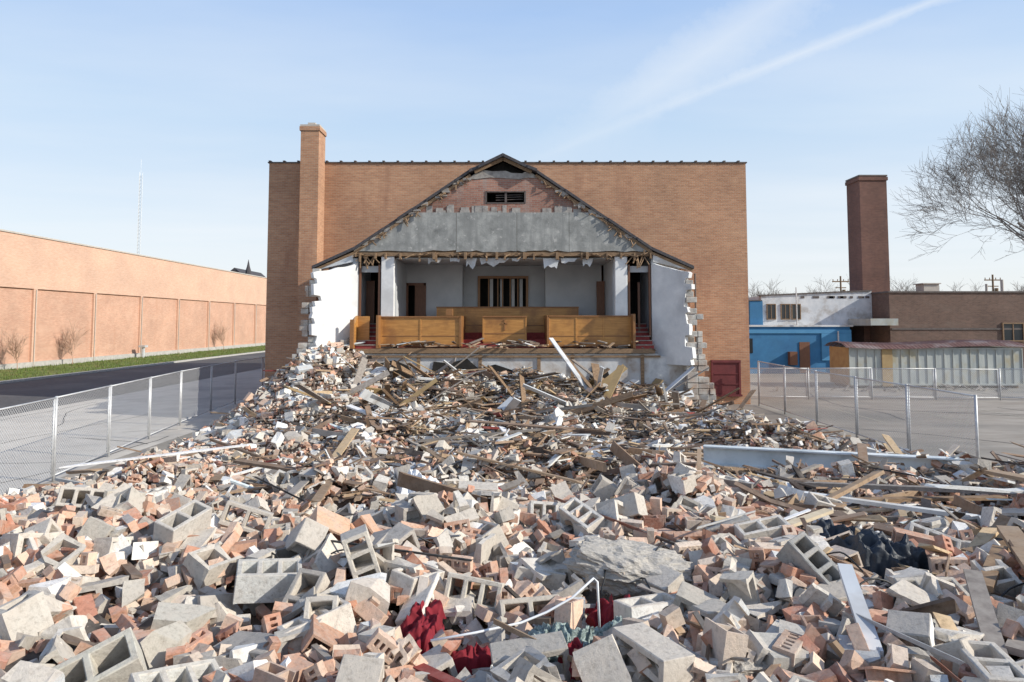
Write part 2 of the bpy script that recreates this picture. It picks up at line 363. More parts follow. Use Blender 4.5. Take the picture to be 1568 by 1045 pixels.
for a,b_ in zip(xs,xs[1:]):
    l0,r0=clipx(z0);l1,r1=clipx(z1)
    ga=a+.006;gb=b_-.006
    def zl(x): return 9.1-(abs(x-CX)+.14-1.2)/1.481
    A=max(ga,l0);B=min(gb,r0)
    if B-A<.05: continue
    za=min(z1,zl(A));zb=min(z1,zl(B))
    bot=[];n=9
    for i in range(n+1): bot.append((A+(B-A)*i/n,z0+random.uniform(-.05,.03)))
    poly=bot+[(B,max(zb,z0+.04))]
    if B>r1: poly.append((max(A,r1),z1 if r1>A else za))
    if A<l1: poly.append((min(B,l1),z1 if l1<B else zb))
    poly.append((A,max(za,z0+.04)))
    q=[]
    for p in poly:
        if not q or (abs(p[0]-q[-1][0])+abs(p[1]-q[-1][1]))>.02:q.append(p)
    mb.prism(q,F-.05,F+.2)
mb.obj('plaster_band',M['conc'],hall)
mb=MB();mb.prism(trap(6.1,7.53,.2),F+.0,F+.18);mb.obj('plaster_backing',M['timber'],hall)
prof=[(0,9.70),(.9,9.26),(1.25,9.12),(5.45,6.26),(6.98,5.56)]
mb=MB()
for s in(-1,1):
    for (a,za),(b_,zb) in zip(prof,prof[1:]):
        yf=24.85 if a>=1.2 else 24.7
        n=8 if a>1.2 and b_<6 else 1
        for i in range(n):
            xa_=a+(b_-a)*i/n;xb_=a+(b_-a)*(i+1)/n;zaa=za+(zb-za)*i/n;zbb=za+(zb-za)*(i+1)/n
            p=[(CX+s*xa_,zaa-.11),(CX+s*xb_,zbb-.11),(CX+s*xb_,zbb),(CX+s*xa_,zaa)]
            if s<0:p=p[::-1]
            mb.prism(p,yf+random.uniform(-.05,.06),BK)
mb.obj('roof',M['roof'],hall)
mb=MB()
for s in(-1,1):
    p=[(CX+s*5.5,6.08),(CX+s*6.9,5.44),(CX+s*6.9,5.40),(CX+s*5.5,5.72)]
    if s<0:p=p[::-1]
    mb.prism(p,24.95,BK)
mb.obj('soffit',M['whitep'],hall)
mb=MB()
for s in(-1,1):
    mb.plank((CX,F-.12,9.52),(CX+s*1.05,F-.12,9.03),.05,.12)
    mb.plank((CX+s*1.2,F-.04,8.93),(CX+s*5.45,F-.04,6.06),.06,.10)
    mb.plank((CX+s*5.45,F-.04,6.05),(CX+s*6.95,F-.04,5.40),.06,.09)
    for k in range(30):
        t=random.random();x=CX+s*(1.3+4.2*t);z=8.9-2.87*t-random.uniform(0.03,.12)
        mb.plank((x,F-.1,z),(x+random.uniform(-.2,.2),F-.15,z-random.uniform(.02,.22)),.05,.03)
mb.obj('rafters',M['timber'],hall)
mb=MB();mb.prism([(CX-.85,9.08),(CX+.85,9.08),(CX,9.5)],F+.3,F+.35);mb.obj('peak_dark_board',M['dark'],hall)  # solid triangle under the peak, shade given by its near-black colour
mb=MB()
mb.box(-5.7,5.15,F-.02,F+.2,5.93,6.08)
x=-5.6
while x<5.1:
    h=random.uniform(.12,.32);mb.box(x,x+.06,F-.14,F+.06,6.02-h,6.04);x+=random.uniform(.22,.9)
for k in range(30):
    x=random.uniform(-5.5,5);mb.plank((x,F-.05,6.0),(x+random.uniform(-.5,.5),F-random.uniform(0,.3),6.0-random.uniform(-.02,.22)),.05,.03)
for x in(-2.9,-1.75,-.6,.4,1.6,2.7): mb.box(x,x+.09,F-.22,F-.02,5.8,6.06)
mb.obj('header_timbers',M['timber'],hall)
mb=MB();mb.box(-4.3,3.75,F+.25,BK-.3,5.85,5.9);mb.obj('ceiling',M['inner'],hall)
mb=MB()
for(x0,x1,d)in((-3.1,-2.6,.22),(-1.7,-1.3,.45),(-1.2,-.1,.34),(.0,.3,.12),(1.15,1.75,.42),(1.8,2.4,.2),(2.6,3.0,.32),(-2.3,-1.9,.14)):
    n=5;pts_=[(x0,5.86)]
    for i in range(n): pts_.append((x0+(x1-x0)*(i+.3+random.uniform(-.2,.2))/n,5.84-d*random.uniform(.35,1)))
    pts_.append((x1,5.86));mb.prism(pts_,F+.02+random.uniform(0,.1),F+.14+random.uniform(0,.05))
mb.obj('torn_ceiling',M['whitep'],hall)
mb=MB()
mb.box(-4.81,-4.33,F+.02,F+.3,2.57,5.92);mb.box(3.78,4.24,F+.02,F+.3,2.57,5.92)
mb.obj('proscenium_column',M['white'],hall,bevel=.02)
def splay(xo,yo,xi,yi,ztop,name):
    mb=MB();n=Vector((yi-yo,-(xi-xo),0)).normalized()*.2
    if n.y<0:n=-n
    d=Vector((xi-xo,yi-yo,0));o=Vector((xo,yo,0))
    out=[(1,2.0),(1,ztop+.45)]
    for k in range(6): out.append((.85-k*.17,ztop+.33-.06*k+random.uniform(-.04,.04)))
    z=ztop-.02
    while z>2.1:
        u=random.uniform(-.10,.12);hgt=random.choice((.2,.2,.4))
        out.append((u,z));z-=hgt;out.append((u+random.uniform(-.04,.04),max(z+.03,2.02)))
    out.append((0,2.0))
    m_=len(out);vs=[o+d*u+Vector((0,0,z)) for u,z in out];vs+=[v+n for v in vs]
    fs=[tuple(range(m_)),tuple(reversed(range(m_,2*m_)))]+[(i,i+m_,(i+1)%m_+m_,(i+1)%m_) for i in range(m_)]
    mb.add(vs,fs);return mb.obj(name,M['white'],hall)
splay(-6.85,23.85,-5.66,25.0,5.25,'splayed_wall')
splay(6.15,23.85,5.12,25.0,5.25,'splayed_wall_part')
mb=MB();mb.box(-6.95,-6.75,25.0,BK,0,5.5);mb.box(6.2,6.4,25.0,BK,0,5.5);mb.obj('side_walls',M['gym'],hall)
mb=MB()
p_=[(-6.8,0),(6.9,0),(6.9,.9),(6.75,1.5),(6.4,1.7),(6.3,2.2),(5.9,2.25),(5.3,2.3),(5.2,2.38),(-6.3,2.38),(-6.8,2.0)]
mb.prism(p_,24.55,24.8);mb.obj('base_wall',M['basew'],hall)
mb=MB()
for x in(-3.4,-1.2,.9,2.1,4.6): mb.box(x,x+.12,24.5,24.56,.6,2.35)
mb.box(-6.5,5.3,24.47,24.56,2.25,2.32);mb.obj('base_wall_trim',M['timber'],hall)
mb=MB();mb.prism([(-5.2,.8),(-3.5,.8),(-3.6,1.9),(-4.2,2.15),(-4.9,2.0)],24.50,24.555);mb.prism([(-3.0,.8),(.2,.8),(.0,1.8),(-.6,2.0),(-1.2,1.85),(-1.6,2.2),(-2.3,2.05),(-2.8,2.1)],24.51,24.556);mb.prism([(2.6,1.0),(3.7,1.0),(3.4,1.8),(2.9,1.95)],24.50,24.555);mb.obj('base_dark_plate',M['dark'],hall)  # flat near-black plates on the base wall, painted shade instead of holes
mb=MB();mb.box(-5.6,5.1,24.45,BK-.1,2.40,2.56)
mb.obj('stage_floor',M['timber'],hall)
mb=MB();mb.box(-4.3,3.75,25.9,BK-.1,2.56,2.85);mb.box(-3.6,3.2,26.8,BK-.1,2.85,3.1);mb.box(-1.9,1.3,25.4,25.9,2.56,2.7);mb.obj('stage_risers',M['carpet'],hall)
mb=MB()
for s,(xa,xb) in enumerate(((-5.0,-4.80),(4.36,5.08))):
    for k in range(6): mb.box(xa if s else -5.60,xb,24.5+k*.28,27.2,2.56+k*.15,2.56+(k+1)*.15-.004)
mb.obj('side_steps',M['carpet'],hall)
mb=MB()
for s,(xa,xb) in enumerate(((-5.61,-4.79),(4.35,5.09))):
    for k in range(6): mb.box(xa,xb,24.47+k*.28,24.5+k*.28,2.56+(k+1)*.15-.035,2.56+(k+1)*.15)
mb.obj('step_nosing',M['greywood'],hall)
mb=MB()
mb.box(-2.02,-1.35,28.5,28.7,2.5,5.85);mb.box(.60,1.36,28.5,28.7,2.5,5.85);mb.box(-1.35,.60,28.5,28.7,2.5,4.1);mb.box(-1.35,.60,28.5,28.7,5.35,5.85)
mb.box(-2.2,-2.02,27.8,28.7,2.5,5.85);mb.box(1.36,1.54,27.8,28.7,2.5,5.85)
mb.box(-3.55,-2.2,27.8,28.0,2.5,5.85);mb.box(-4.3,-3.55,27.8,28.0,5.05,5.85);mb.box(-4.5,-4.3,25.3,28.0,2.5,5.85)
mb.box(1.54,3.65,27.8,28.0,2.5,5.85);mb.box(3.75,3.95,25.3,28.0,2.5,5.85)
mb.box(-6.7,-5.65,25.3,25.5,2.5,5.85);mb.box(-5.85,-5.65,25.0,28,2.5,5.85);mb.box(5.12,5.3,25.0,28,2.5,5.85)
mb.obj('interior_walls',M['inner'],hall)
mb=MB()
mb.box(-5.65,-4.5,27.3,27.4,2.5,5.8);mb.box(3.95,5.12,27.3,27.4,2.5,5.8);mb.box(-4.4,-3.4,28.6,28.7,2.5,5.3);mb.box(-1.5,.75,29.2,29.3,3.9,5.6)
mb.obj('passage_dark_board',M['dark'],hall)  # near-black boards behind doors and window, painted in place of shade
mb=MB()
mb.box(-3.95,-3.58,27.74,27.8,3.0,5.02);mb.box(-4.3,-4.22,27.72,27.8,3.0,5.1);mb.box(-3.6,-3.5,27.72,27.8,3.0,5.1);mb.box(-4.3,-3.5,27.72,27.8,5.0,5.1)
mb.box(3.40,3.72,27.4,27.46,3.0,5.15)
mb.box(-5.62,-5.3,26.3,26.36,2.9,5.1);mb.box(4.72,4.8,25.6,25.7,2.9,5.0)
for xa in(-5.63,-4.92): mb.box(xa,xa+.07,25.06,25.16,2.57,5.62)
for xa in(4.27,5.03): mb.box(xa,xa+.07,25.06,25.16,2.57,5.62)
mb.obj('interior_doors',M['doorw'],hall)
mb=MB()
for xa,xb in((-5.64,-4.84),(4.27,5.1)):
    mb.box(xa,xb,25.2,25.25,5.35,5.58)
mb.obj('transom_panel',M['inner'],hall)
mb=MB()
for xa,xb in((-5.6,-4.84),(4.27,5.1)):
    for k in range(9):
        x=random.uniform(xa,xb-.1);mb.plank((x,F-.02,5.9),(x+random.uniform(-.25,.25),F-.1,5.55+random.uniform(-.1,.2)),.05,.03)
mb.obj('broken_lath',M['timber'],hall)
mb=MB()
mb.box(-1.43,-1.33,28.42,28.5,4.02,5.43);mb.box(.58,.68,28.42,28.5,4.02,5.43);mb.box(-1.33,.58,28.42,28.5,5.33,5.43);mb.box(-1.33,.58,28.40,28.5,4.02,4.12)
for x in(-1.0,-.62,-.42,-.1,.22): mb.box(x,x+.05,28.52,28.58,4.12,5.33)
mb.obj('window_frame',M['oakd'],hall)
mb=MB()
for x in(-.93,-.5,-.02,.32): mb.box(x,x+.13,28.75,28.78,4.12,5.33)
mb.obj('window_blind',M['white'],hall)
def panelfront(name,x0,x1,y,z0,z1,n):
    mb=MB();mb.box(x0,x1,y,y+.07,z0,z1-.05,0);mb.box(x0-.04,x1+.04,y-.05,y+.13,z1-.05,z1,1)
    mb.box(x0,x1,y-.02,y,z0,z0+.08,1)
    for i in range(n+1):
        x=x0+(x1-x0)*i/n;mb.box(x-.03,x+.03,y-.018,y,z0+.08,z1-.05,0)
    mb.box(x0+.03,x1-.03,y-.012,y,z0+.36,z0+.40,1)
    return mb.obj(name,[M['oak'],M['oakd']],hall,bevel=.005)
panelfront('choir_rail_front',-4.76,-1.92,24.95,2.62,3.72,2)
panelfront('choir_rail_front_part',1.35,4.32,24.95,2.62,3.75,3)
panelfront('rear_rail',-2.95,2.6,27.0,3.0,4.12,5)
panelfront('pulpit',-1.08,.52,25.7,2.7,3.74,1)
mb=MB()
mb.add([(-5.72,24.3,2.57),(-5.72,25.0,2.57),(-5.72,25.0,3.75),(-5.72,24.3,3.35),(-5.62,24.3,2.57),(-5.62,25.0,2.57),(-5.62,25.0,3.75),(-5.62,24.3,3.35)],[(0,1,2,3),(4,7,6,5),(0,3,7,4),(3,2,6,7),(2,1,5,6),(0,4,5,1)])
mb.box(-5.62,-5.2,24.95,25.0,2.57,3.72)
mb.obj('stair_rail',M['oak'],hall,bevel=.005)
mb=MB()
mb.box(-1.92,-1.84,24.9,27.0,2.6,3.74);mb.box(1.27,1.35,24.9,27.0,2.6,3.76);mb.box(-1.08,-1.02,25.77,26.6,2.7,3.7);mb.box(.46,.52,25.77,26.6,2.7,3.7)
mb.box(-.31,-.25,25.67,25.7,3.2,3.6);mb.box(-.39,-.17,25.67,25.7,3.43,3.48)
mb.box(-5.74,-5.60,24.22,24.3,2.57,3.6);mb.box(-4.86,-4.77,24.45,24.95,2.57,3.75);mb.box(4.33,4.42,24.45,24.95,2.57,3.8)
mb.box(-2.45,-2.2,25.3,25.6,3.74,4.0)
mb.obj('rail_ends',M['oakd'],hall,bevel=.005)
# ------------------------------------------------------------------ fences
def fence(name,pts,h=1.83):
    e=empty(name);mb=MB();me=bpy.data.meshes.new('mesh_panel');v=[];f=[];uvs=[];s=0
    for (x,y),(x2,y2) in zip(pts,pts[1:]):
        d=Vector((x2-x,y2-y,0));Ln=d.length;n=max(1,round(Ln/2.7))
        for k in range(n):
            a=Vector((x,y,0))+d*k/n;b_=Vector((x,y,0))+d*(k+1)/n
            mb.tube([a,a+Vector((0,0,h+.03))],.033,7)
            mb.tube([a+Vector((0,0,h)),b_+Vector((0,0,h+random.uniform(-.03,.03)))],.021,6)
            mb.tube([a+Vector((0,0,.12)),b_+Vector((0,0,.12))],.018,6)
            g=d.normalized()*.09
            mb.tube([b_-g+Vector((0,0,.1)),b_-g+Vector((0,0,h))],.02,6)
        i=len(v);v+=[(x,y,.1),(x2,y2,.1),(x2,y2,h),(x,y,h)];f.append((i,i+1,i+2,i+3));uvs+=[(s,.1),(s+Ln,.1),(s+Ln,h),(s,h)];s+=Ln
    x,y=pts[-1];mb.tube([(x,y,0),(x,y,h+.05)],.033,7)
    mb.obj('frame',M['galv'],e,smooth=True)
    me.from_pydata(v,[],f);l=me.uv_layers.new(name='UVMap')
    for i,u in enumerate(uvs): l.data[i].uv=u
    me.materials.append(M['link']);o=bpy.data.objects.new('mesh_panel',me);link(o,e)
fence('chain_link_fence',[(-8.9,7.2),(-9.75,12.6),(-11.3,23.5),(-11.9,29.6),(-11.9,36)])
fence('chain_link_fence',[(10.5,15.6),(10.4,29.0)])
fence('chain_link_fence',[(10.7,31.5),(22,31.0),(30,30.0)],1.4)
# ------------------------------------------------------------------ right-hand buildings
bl=empty('blue_building')
mb=MB();mb.box(15.5,23.2,47,56,0,3.2);mb.box(16.7,17.6,47.95,56,3.2,5.0);mb.obj('blue_walls',M['blue'],bl)
mb=MB();mb.box(21.2,23.25,46.9,47,.9,2.74);mb.box(15.4,23.25,46.92,47,2.75,3.0);mb.obj('blue_panels',M['bluel'],bl)
mb=MB();mb.box(17.6,25.4,48.2,56,3.25,5.35);mb.prism([(17.6,5.35),(25.4,5.35),(25.4,5.7),(17.6,5.36)],48.2,48.5);mb.box(15.4,23.4,46.9,48.2,3.2,3.32);mb.obj('white_upper_walls',M['whitep'],bl)
mb=MB();mb.prism([(17.5,5.36),(25.4,5.71),(25.4,5.79),(17.5,5.44)],48.1,48.6);mb.box(16.65,17.55,47.9,56,5.0,5.06)
for k in range(9):
    x=random.uniform(20,25);mb.box(x,x+random.uniform(.15,.5),48.17,48.2,5.2,5.35)
mb.obj('coping',M['coping'],bl)
mb=MB()
for x in(18.0,19.0,19.75): mb.box(x,x+.55,48.17,48.2,3.75,4.75)
mb.box(15.8,16.5,46.96,47,1.4,2.4)
mb.obj('windows',M['glass'],bl)
mb=MB()
for x in(18.0,19.0,19.75):
    mb.box(x-.06,x,48.13,48.2,3.7,4.8);mb.box(x+.55,x+.61,48.13,48.2,3.7,4.8);mb.box(x,x+.55,48.13,48.2,4.75,4.8);mb.box(x,x+.55,48.1,48.2,3.7,3.75);mb.box(x+.25,x+.29,48.14,48.17,3.75,4.75)
mb.obj('window_frames',M['timber'],bl)
mb=MB();mb.box(19.7,20.4,46.95,47,.05,2.15);mb.box(18.9,19.4,46.6,47,.6,1.5);mb.obj('door',M['doorw'],bl)
mb=MB();mb.tube([(22.3,46.8,0),(22.3,46.8,2.9)],.05,6);mb.tube([(19.5,46.8,3.3),(19.5,46.8,5.9)],.04,6);mb.obj('vent_pipes',M['galv'],bl)
bb=empty('brown_brick_building')
mb=MB();mb.box(25.42,70,46,60,0,5.5);mb.obj('walls',M['darkbrick'],bb)
mb=MB();mb.box(25.35,70.1,45.92,46.4,5.5,5.6);mb.box(25.35,25.75,46.4,60,5.5,5.6);mb.box(25.5,38,45.95,46,3.0,3.12);mb.obj('coping',M['coping'],bb)
mb=MB();mb.box(33.0,34.3,45.97,46,2.3,3.4);mb.box(39,40.3,45.97,46,2.3,3.4);mb.obj('windows',M['glass'],bb)
mb=MB()
for x in(33.0,39.0):
    mb.box(x-.08,x,45.9,46,2.22,3.48);mb.box(x+1.3,x+1.38,45.9,46,2.22,3.48);mb.box(x,x+1.3,45.9,46,3.4,3.48);mb.box(x,x+1.3,45.9,46,2.22,2.3);mb.box(x+.62,x+.68,45.93,45.97,2.3,3.4)
mb.obj('window_frames',M['timber'],bb)
mb=MB();mb.box(29.6,30.7,49,50,5.6,6.25);mb.box(29.5,30.8,48.9,50.1,6.25,6.32);mb.tube([(34.5,48,5.5),(34.5,48,6.5)],.1,8);mb.tube([(33.4,48,5.5),(33.4,48,6.2)],.08,8);mb.tube([(36,47,5.5),(36,47,6.1),(36.3,47,6.3),(36.6,47,6.1)],.09,8)
mb.obj('rooftop_unit',M['copingl'],bb)
mb=MB();mb.box(23.6,25.42,45.0,48,3.3,3.75);mb.obj('lean_to_roof',M['metalw'],bb)
ch=empty('brick_chimney')
mb=MB();mb.box(25.0,26.95,48.6,50.5,0,14.0);mb.box(24.93,27.02,48.53,50.57,13.7,13.95);mb.obj('stack',M['chimney'],ch)
mb=MB();mb.box(24.95,27.0,48.55,50.55,14.0,14.1);mb.obj('cap',M['coping'],ch)
tr=empty('storage_trailer')
mb=MB();mb.box(18.0,27.2,36.6,38.8,.15,2.15);mb.obj('body',M['metalw'],tr)
mb=MB();x=18.0
while x<27.3: mb.box(x-.025,x+.025,36.56,36.6,.15,2.15);x+=.46
mb.box(18,27.2,36.55,36.6,.15,.25);mb.box(18,27.2,36.55,36.6,2.05,2.15);mb.obj('panel_ribs',M['metalw'],tr)
mb=MB();n=92
for i in range(n):
    x0=17.75+i*.105;zz=.03*(i%2);sag=-.08*math.sin(i/n*6.0)
    pr=[(36.35,2.15),(36.9,2.36),(37.7,2.45),(38.5,2.36),(39.05,2.15)]
    for (ya,za),(yb,zb) in zip(pr,pr[1:]):
        mb.add([(x0,ya,za+zz+sag),(x0+.105,ya,za+.03-zz+sag),(x0+.105,yb,zb+.03-zz+sag),(x0,yb,zb+zz+sag)],[(0,1,2,3)])
mb.obj('corrugated_roof',M['rustroof'],tr,fix=False)
mb=MB();mb.box(17.96,18.0,36.6,38.8,.15,2.15);mb.box(19.7,20.25,36.52,36.56,.1,2.1);mb.obj('ochre_doors',M['ochre'],tr)
mb=MB();mb.box(18.1,27.1,36.8,38.6,0,.15);mb.obj('skids',M['timber'],tr)
mb=MB()
for k in range(60):
    x=random.uniform(13,30);y=random.uniform(34.5,36);mb.plank((x,y,.05),(x+random.uniform(-.6,.6),y+random.uniform(-.4,.4),random.uniform(.05,.3)),.1,.04)
mb.obj('scrap_timber',M['greywood'])
# ------------------------------------------------------------------ trees
def tree_mesh(name,h,spread,seed,levels=6,thick=.3,minr=.012,first=.25,kk=0,up=.12,trunk=.36,mat='bark'):
    rd=random.Random(seed);mb=MB()
    def br(p,d,ln,r,lv):
        n=4 if lv<3 else 3
        pts=[p];rs=[r];q=p;dd=d.copy()
        for i in range(n):
            dd=(dd+Vector((rd.uniform(-1,1),rd.uniform(-1,1),rd.uniform(-.5,.9)))*.15).normalized()
            q=q+dd*ln/n;pts.append(q);rs.append(max(minr*.6,r*(1-.5*(i+1)/n)))
        mb.tube(pts,rs,7 if lv<2 else (4 if lv<4 else 3),cap=False)
        if lv>=levels: return
        k=(7 if lv==0 else rd.choice((3,4)))+kk
        for j in range(k):
            t=first+(1-first)*(j+rd.random())/k if lv else rd.uniform(.45,1)
            ix=min(n-1,int(t*n));fr=t*n-ix;pp=pts[ix].lerp(pts[ix+1],min(1,fr))
            a=rd.uniform(0,6.28);ax=dd.orthogonal().normalized();ax.rotate(Matrix.Rotation(a,3,dd))
            ang=rd.uniform(.3,.85)*spread;nd=(dd*math.cos(ang)+ax*math.sin(ang)+Vector((0,0,up))).normalized()
            br(pp,nd,ln*rd.uniform(.62,.85),max(minr,rs[ix]*rd.uniform(.45,.68)),lv+1)
    br(Vector((0,0,-.2)),Vector((0,0,1)),h*trunk,thick,0)
    me=bpy.data.meshes.new(name);me.from_pydata(mb.v,[],mb.f);me.materials.append(M[mat]);me.update();return me
def put(me,name,loc,s=1,rz=0,parent=None):
    o=bpy.data.objects.new(name,me);o.location=loc;o.scale=(s,s,s);o.rotation_euler=(0,0,rz);link(o,parent);return o
big=tree_mesh('bare_tree',22,1.05,5,7,.42,.010,.3,0,.12,.30)
put(big,'bare_tree',(47.0,56,0),1.42,.4)
small=tree_mesh('bare_tree_small',9,1.0,9,5,.15,.015)
dt=empty('distant_trees')
for k in range(34):
    x=random.uniform(38,110) if k<26 else random.uniform(-75,-48)
    put(small,'distant_tree_part',(x,random.uniform(115,150),0),random.uniform(.9,1.4),random.uniform(0,6),dt)
shr=tree_mesh('added_shadow_tree',4.2,.8,3,4,.035,.010,.1,mat='barkl')  # trees added beside the wall to cast branch shadows on it
put(shr,'added_shadow_tree',(-35.3,55.2,.1),1.0,.4)
put(shr,'added_shadow_tree',(-35.3,49.0,.1),.9,2.4)
put(shr,'added_shadow_tree',(-35.3,84.0,.1),1.05,1.4)
for (x,y,h) in((43.4,90,9.6),(63.5,90,9.8)):
    e=empty('utility_pole');mb=MB();mb.tube([(x,y,0),(x,y,h)],[.17,.11],8);mb.box(x-1.1,x+1.1,y-.06,y+.06,h-.8,h-.65);mb.box(x-.7,x+.7,y-.06,y+.06,h-1.6,h-1.48)
    for q in(-1,-.4,.4,1): mb.tube([(x+q,y,h-.65),(x+q,y,h-.4)],.05,6)
    mb.tube([(x+.3,y-.2,h-2.6),(x+.3,y-.2,h-1.8)],.22,8)
    mb.obj('pole',M['timber'],e)
e=empty('radio_mast');mb=MB();bx,by,hh=-165,300,70;rr=.75
cs=[(bx+rr*math.cos(a),by+rr*math.sin(a)) for a in(0.3,2.39,4.49)]
for c in cs: mb.tube([(c[0],c[1],0),(c[0],c[1],hh)],.08,4)
for k in range(int(hh/1.6)):
    for i in range(3):
        a=cs[i];b_=cs[(i+1)%3];mb.tube([(a[0],a[1],k*1.6),(b_[0],b_[1],(k+1)*1.6)],.05,3,cap=False)
mb.tube([(bx,by,hh),(bx,by,hh+6)],.06,4)
mb.obj('lattice',M['galv'],e)
e=empty('distant_church');mb=MB();mb.box(-66,-56.3,150,165,0,11,0);mb.prism([(-66.5,11),(-55.8,11),(-61,15.5)],149.5,165.5,1);mb.box(-58.3,-56.9,148,149.4,0,13.5,0)
mb.tube([(-57.6,148.7,13.5),(-57.6,148.7,14.8),(-57.6,148.7,15.6),(-57.6,148.7,17.2)],[.65,.6,.35,.03],8,1)
mb.obj('body',[M['darkbrick'],M['roof']],e)
# ------------------------------------------------------------------ RUBBLE
K=14;ks=rng.normal(size=(K,2));ks/=np.linalg.norm(ks,axis=1)[:,None];fr=rng.uniform(.7,5.5,K);ph=rng.uniform(0,6.28,K);am=.10/np.sqrt(fr)
def hf(x,y):
    x=np.asarray(x,float);y=np.asarray(y,float)
    b=np.interp(y,[-6,0,3,5,7,10,14,18,21,23,24.4],[1.4,1.70,1.76,1.68,1.38,.95,.62,.62,.86,1.3,1.45])
    s=np.clip((y-17)/6,0,1);b=b-s*np.clip((x-1)/6,0,1)*.7+s*np.exp(-((x+6.6)/1.5)**2)*.85
    b=b+.22*np.exp(-((x-1.5)/2.5)**2-((y-16)/3)**2)
    el=-9.5+.4*np.sin(y*.8)+.25*np.sin(y*2.1+1)
    er=np.interp(y,[0,12,15,18,24],[13,12.3,10.2,9.6,8.6])+.3*np.sin(y*1.3)
    fl=np.clip((x-el)/4.2,0,1);frr=np.clip((er-x)/3.2,0,1)
    fl=np.maximum(fl,np.clip((x-el)/2.6,0,1)*np.clip((y-19)/3,0,1))
    m=(fl*fl*(3-2*fl))**.7*(frr*frr*(3-2*frr))**.7
    n=np.zeros_like(b)
    for i in range(K): n=n+am[i]*np.sin(fr[i]*(ks[i,0]*x+ks[i,1]*y)+ph[i])
    n=n*np.interp(y,[3,4.5,7],[.3,.35,1.])
    return (b+n)*m-.03*(m<=0.0), m
rub=empty('rubble_pile')
xs_=np.arange(-11,14.01,.12);ys_=np.arange(-5,24.7,.12);XX,YY=np.meshgrid(xs_,ys_);ZZ,MM=hf(XX,YY);ZZ=ZZ-.12*(MM>.15)-.02+rng.normal(0,.018,ZZ.shape)*(MM>0)
nxx,nyy=len(xs_),len(ys_)
vv=np.stack([XX,YY,ZZ],-1).reshape(-1,3);idx=np.arange(nxx*nyy).reshape(nyy,nxx)
ff=np.stack([idx[:-1,:-1],idx[:-1,1:],idx[1:,1:],idx[1:,:-1]],-1).reshape(-1,4)
def npmesh(name,v,loops,starts,mat,parent,col=None):
    me=bpy.data.meshes.new(name);me.vertices.add(len(v));me.vertices.foreach_set('co',v.astype(np.float32).ravel())
    me.loops.add(len(loops));me.loops.foreach_set('vertex_index',loops.astype(np.int32))
    me.polygons.add(len(starts));me.polygons.foreach_set('loop_start',starts.astype(np.int32))
    me.polygons.foreach_set('use_smooth',np.zeros(len(starts),dtype=bool))
    me.update(calc_edges=True)
    if col is not None:
        a=me.attributes.new('Col','FLOAT_COLOR','FACE');c=np.ones((len(starts),4),np.float32);c[:,:3]=col;a.data.foreach_set('color',c.ravel())
    me.materials.append(mat);me.validate()
    me.shade_flat()
    o=bpy.data.objects.new(name,me);link(o,parent);return o
dust=simple('shaded_rubble_dust',(.11,.08,.06),(.32,.245,.19),7,.95,bs=1,bd=.05,c3=(.20,.135,.095),s3=1.5)  # dust and soil colour, darkened to paint shade into gaps between pieces
npmesh('shaded_dust_bed',vv,ff.ravel(),np.arange(len(ff))*4,dust,rub)
def bm_out(bm):
    bm.verts.ensure_lookup_table();bm.normal_update()
    v=np.array([q.co[:] for q in bm.verts]);f=[[q.index for q in p.verts] for p in bm.faces];nr=np.array([p.normal[:] for p in bm.faces]);bm.free();return v,f,nr
def voxel(xs,ys,zs,solid):
    bm=bmesh.new();vd={}
    def V(i,j,k):
        if (i,j,k) not in vd: vd[(i,j,k)]=bm.verts.new((xs[i],ys[j],zs[k]))
        return vd[(i,j,k)]
    nx,ny,nz=len(xs)-1,len(ys)-1,len(zs)-1
    S=lambda i,j,k:0<=i<nx and 0<=j<ny and 0<=k<nz and solid(i,j,k)
    for i in range(nx):
        for j in range(ny):
            for k in range(nz):
                if not S(i,j,k):continue
                for d,q in(((1,0,0),((1,0,0),(1,1,0),(1,1,1),(1,0,1))),((-1,0,0),((0,0,0),(0,0,1),(0,1,1),(0,1,0))),((0,1,0),((0,1,0),(0,1,1),(1,1,1),(1,1,0))),
                            ((0,-1,0),((0,0,0),(1,0,0),(1,0,1),(0,0,1))),((0,0,1),((0,0,1),(1,0,1),(1,1,1),(0,1,1))),((0,0,-1),((0,0,0),(0,1,0),(1,1,0),(1,0,0)))):
                    if not S(i+d[0],j+d[1],k+d[2]):
                        try: bm.faces.new([V(i+a,j+b_,k+c) for a,b_,c in q])
                        except ValueError: pass
    return bm
def tri_ng(bm): bmesh.ops.triangulate(bm,faces=[f for f in bm.faces if len(f.verts)>4])
def bev(bm,w):
    bmesh.ops.dissolve_limit(bm,angle_limit=.02,verts=bm.verts,edges=bm.edges)
    es=[e for e in bm.edges if e.is_manifold and e.calc_face_angle(0)>.5]
    try: bmesh.ops.bevel(bm,geom=es,offset=w,segments=1,affect='EDGES',clamp_overlap=True)
    except Exception: pass
    tri_ng(bm)
rd=random.Random(4)
def cut(bm,rd,n=1,frac=(0,.35),ax=0,L0=.2,any_=False):
    for _ in range(n):
        if any_: nn=Vector((rd.gauss(0,1),rd.gauss(0,1),rd.gauss(0,1))).normalized();pt=nn*L0*rd.uniform(*frac)
        else:
            s=rd.choice((-1,1));nn=Vector((s,rd.uniform(-.5,.5),rd.uniform(-.5,.5))).normalized();pt=Vector((s*L0*rd.uniform(*frac),0,0))
        g=bm.verts[:]+bm.edges[:]+bm.faces[:]
        bmesh.ops.bisect_plane(bm,geom=g,plane_co=pt,plane_no=nn,clear_outer=True)
        ed=[e for e in bm.edges if e.is_boundary]
        if ed:
            try: bmesh.ops.triangle_fill(bm,edges=ed,use_beauty=True,use_dissolve=False)
            except Exception: pass
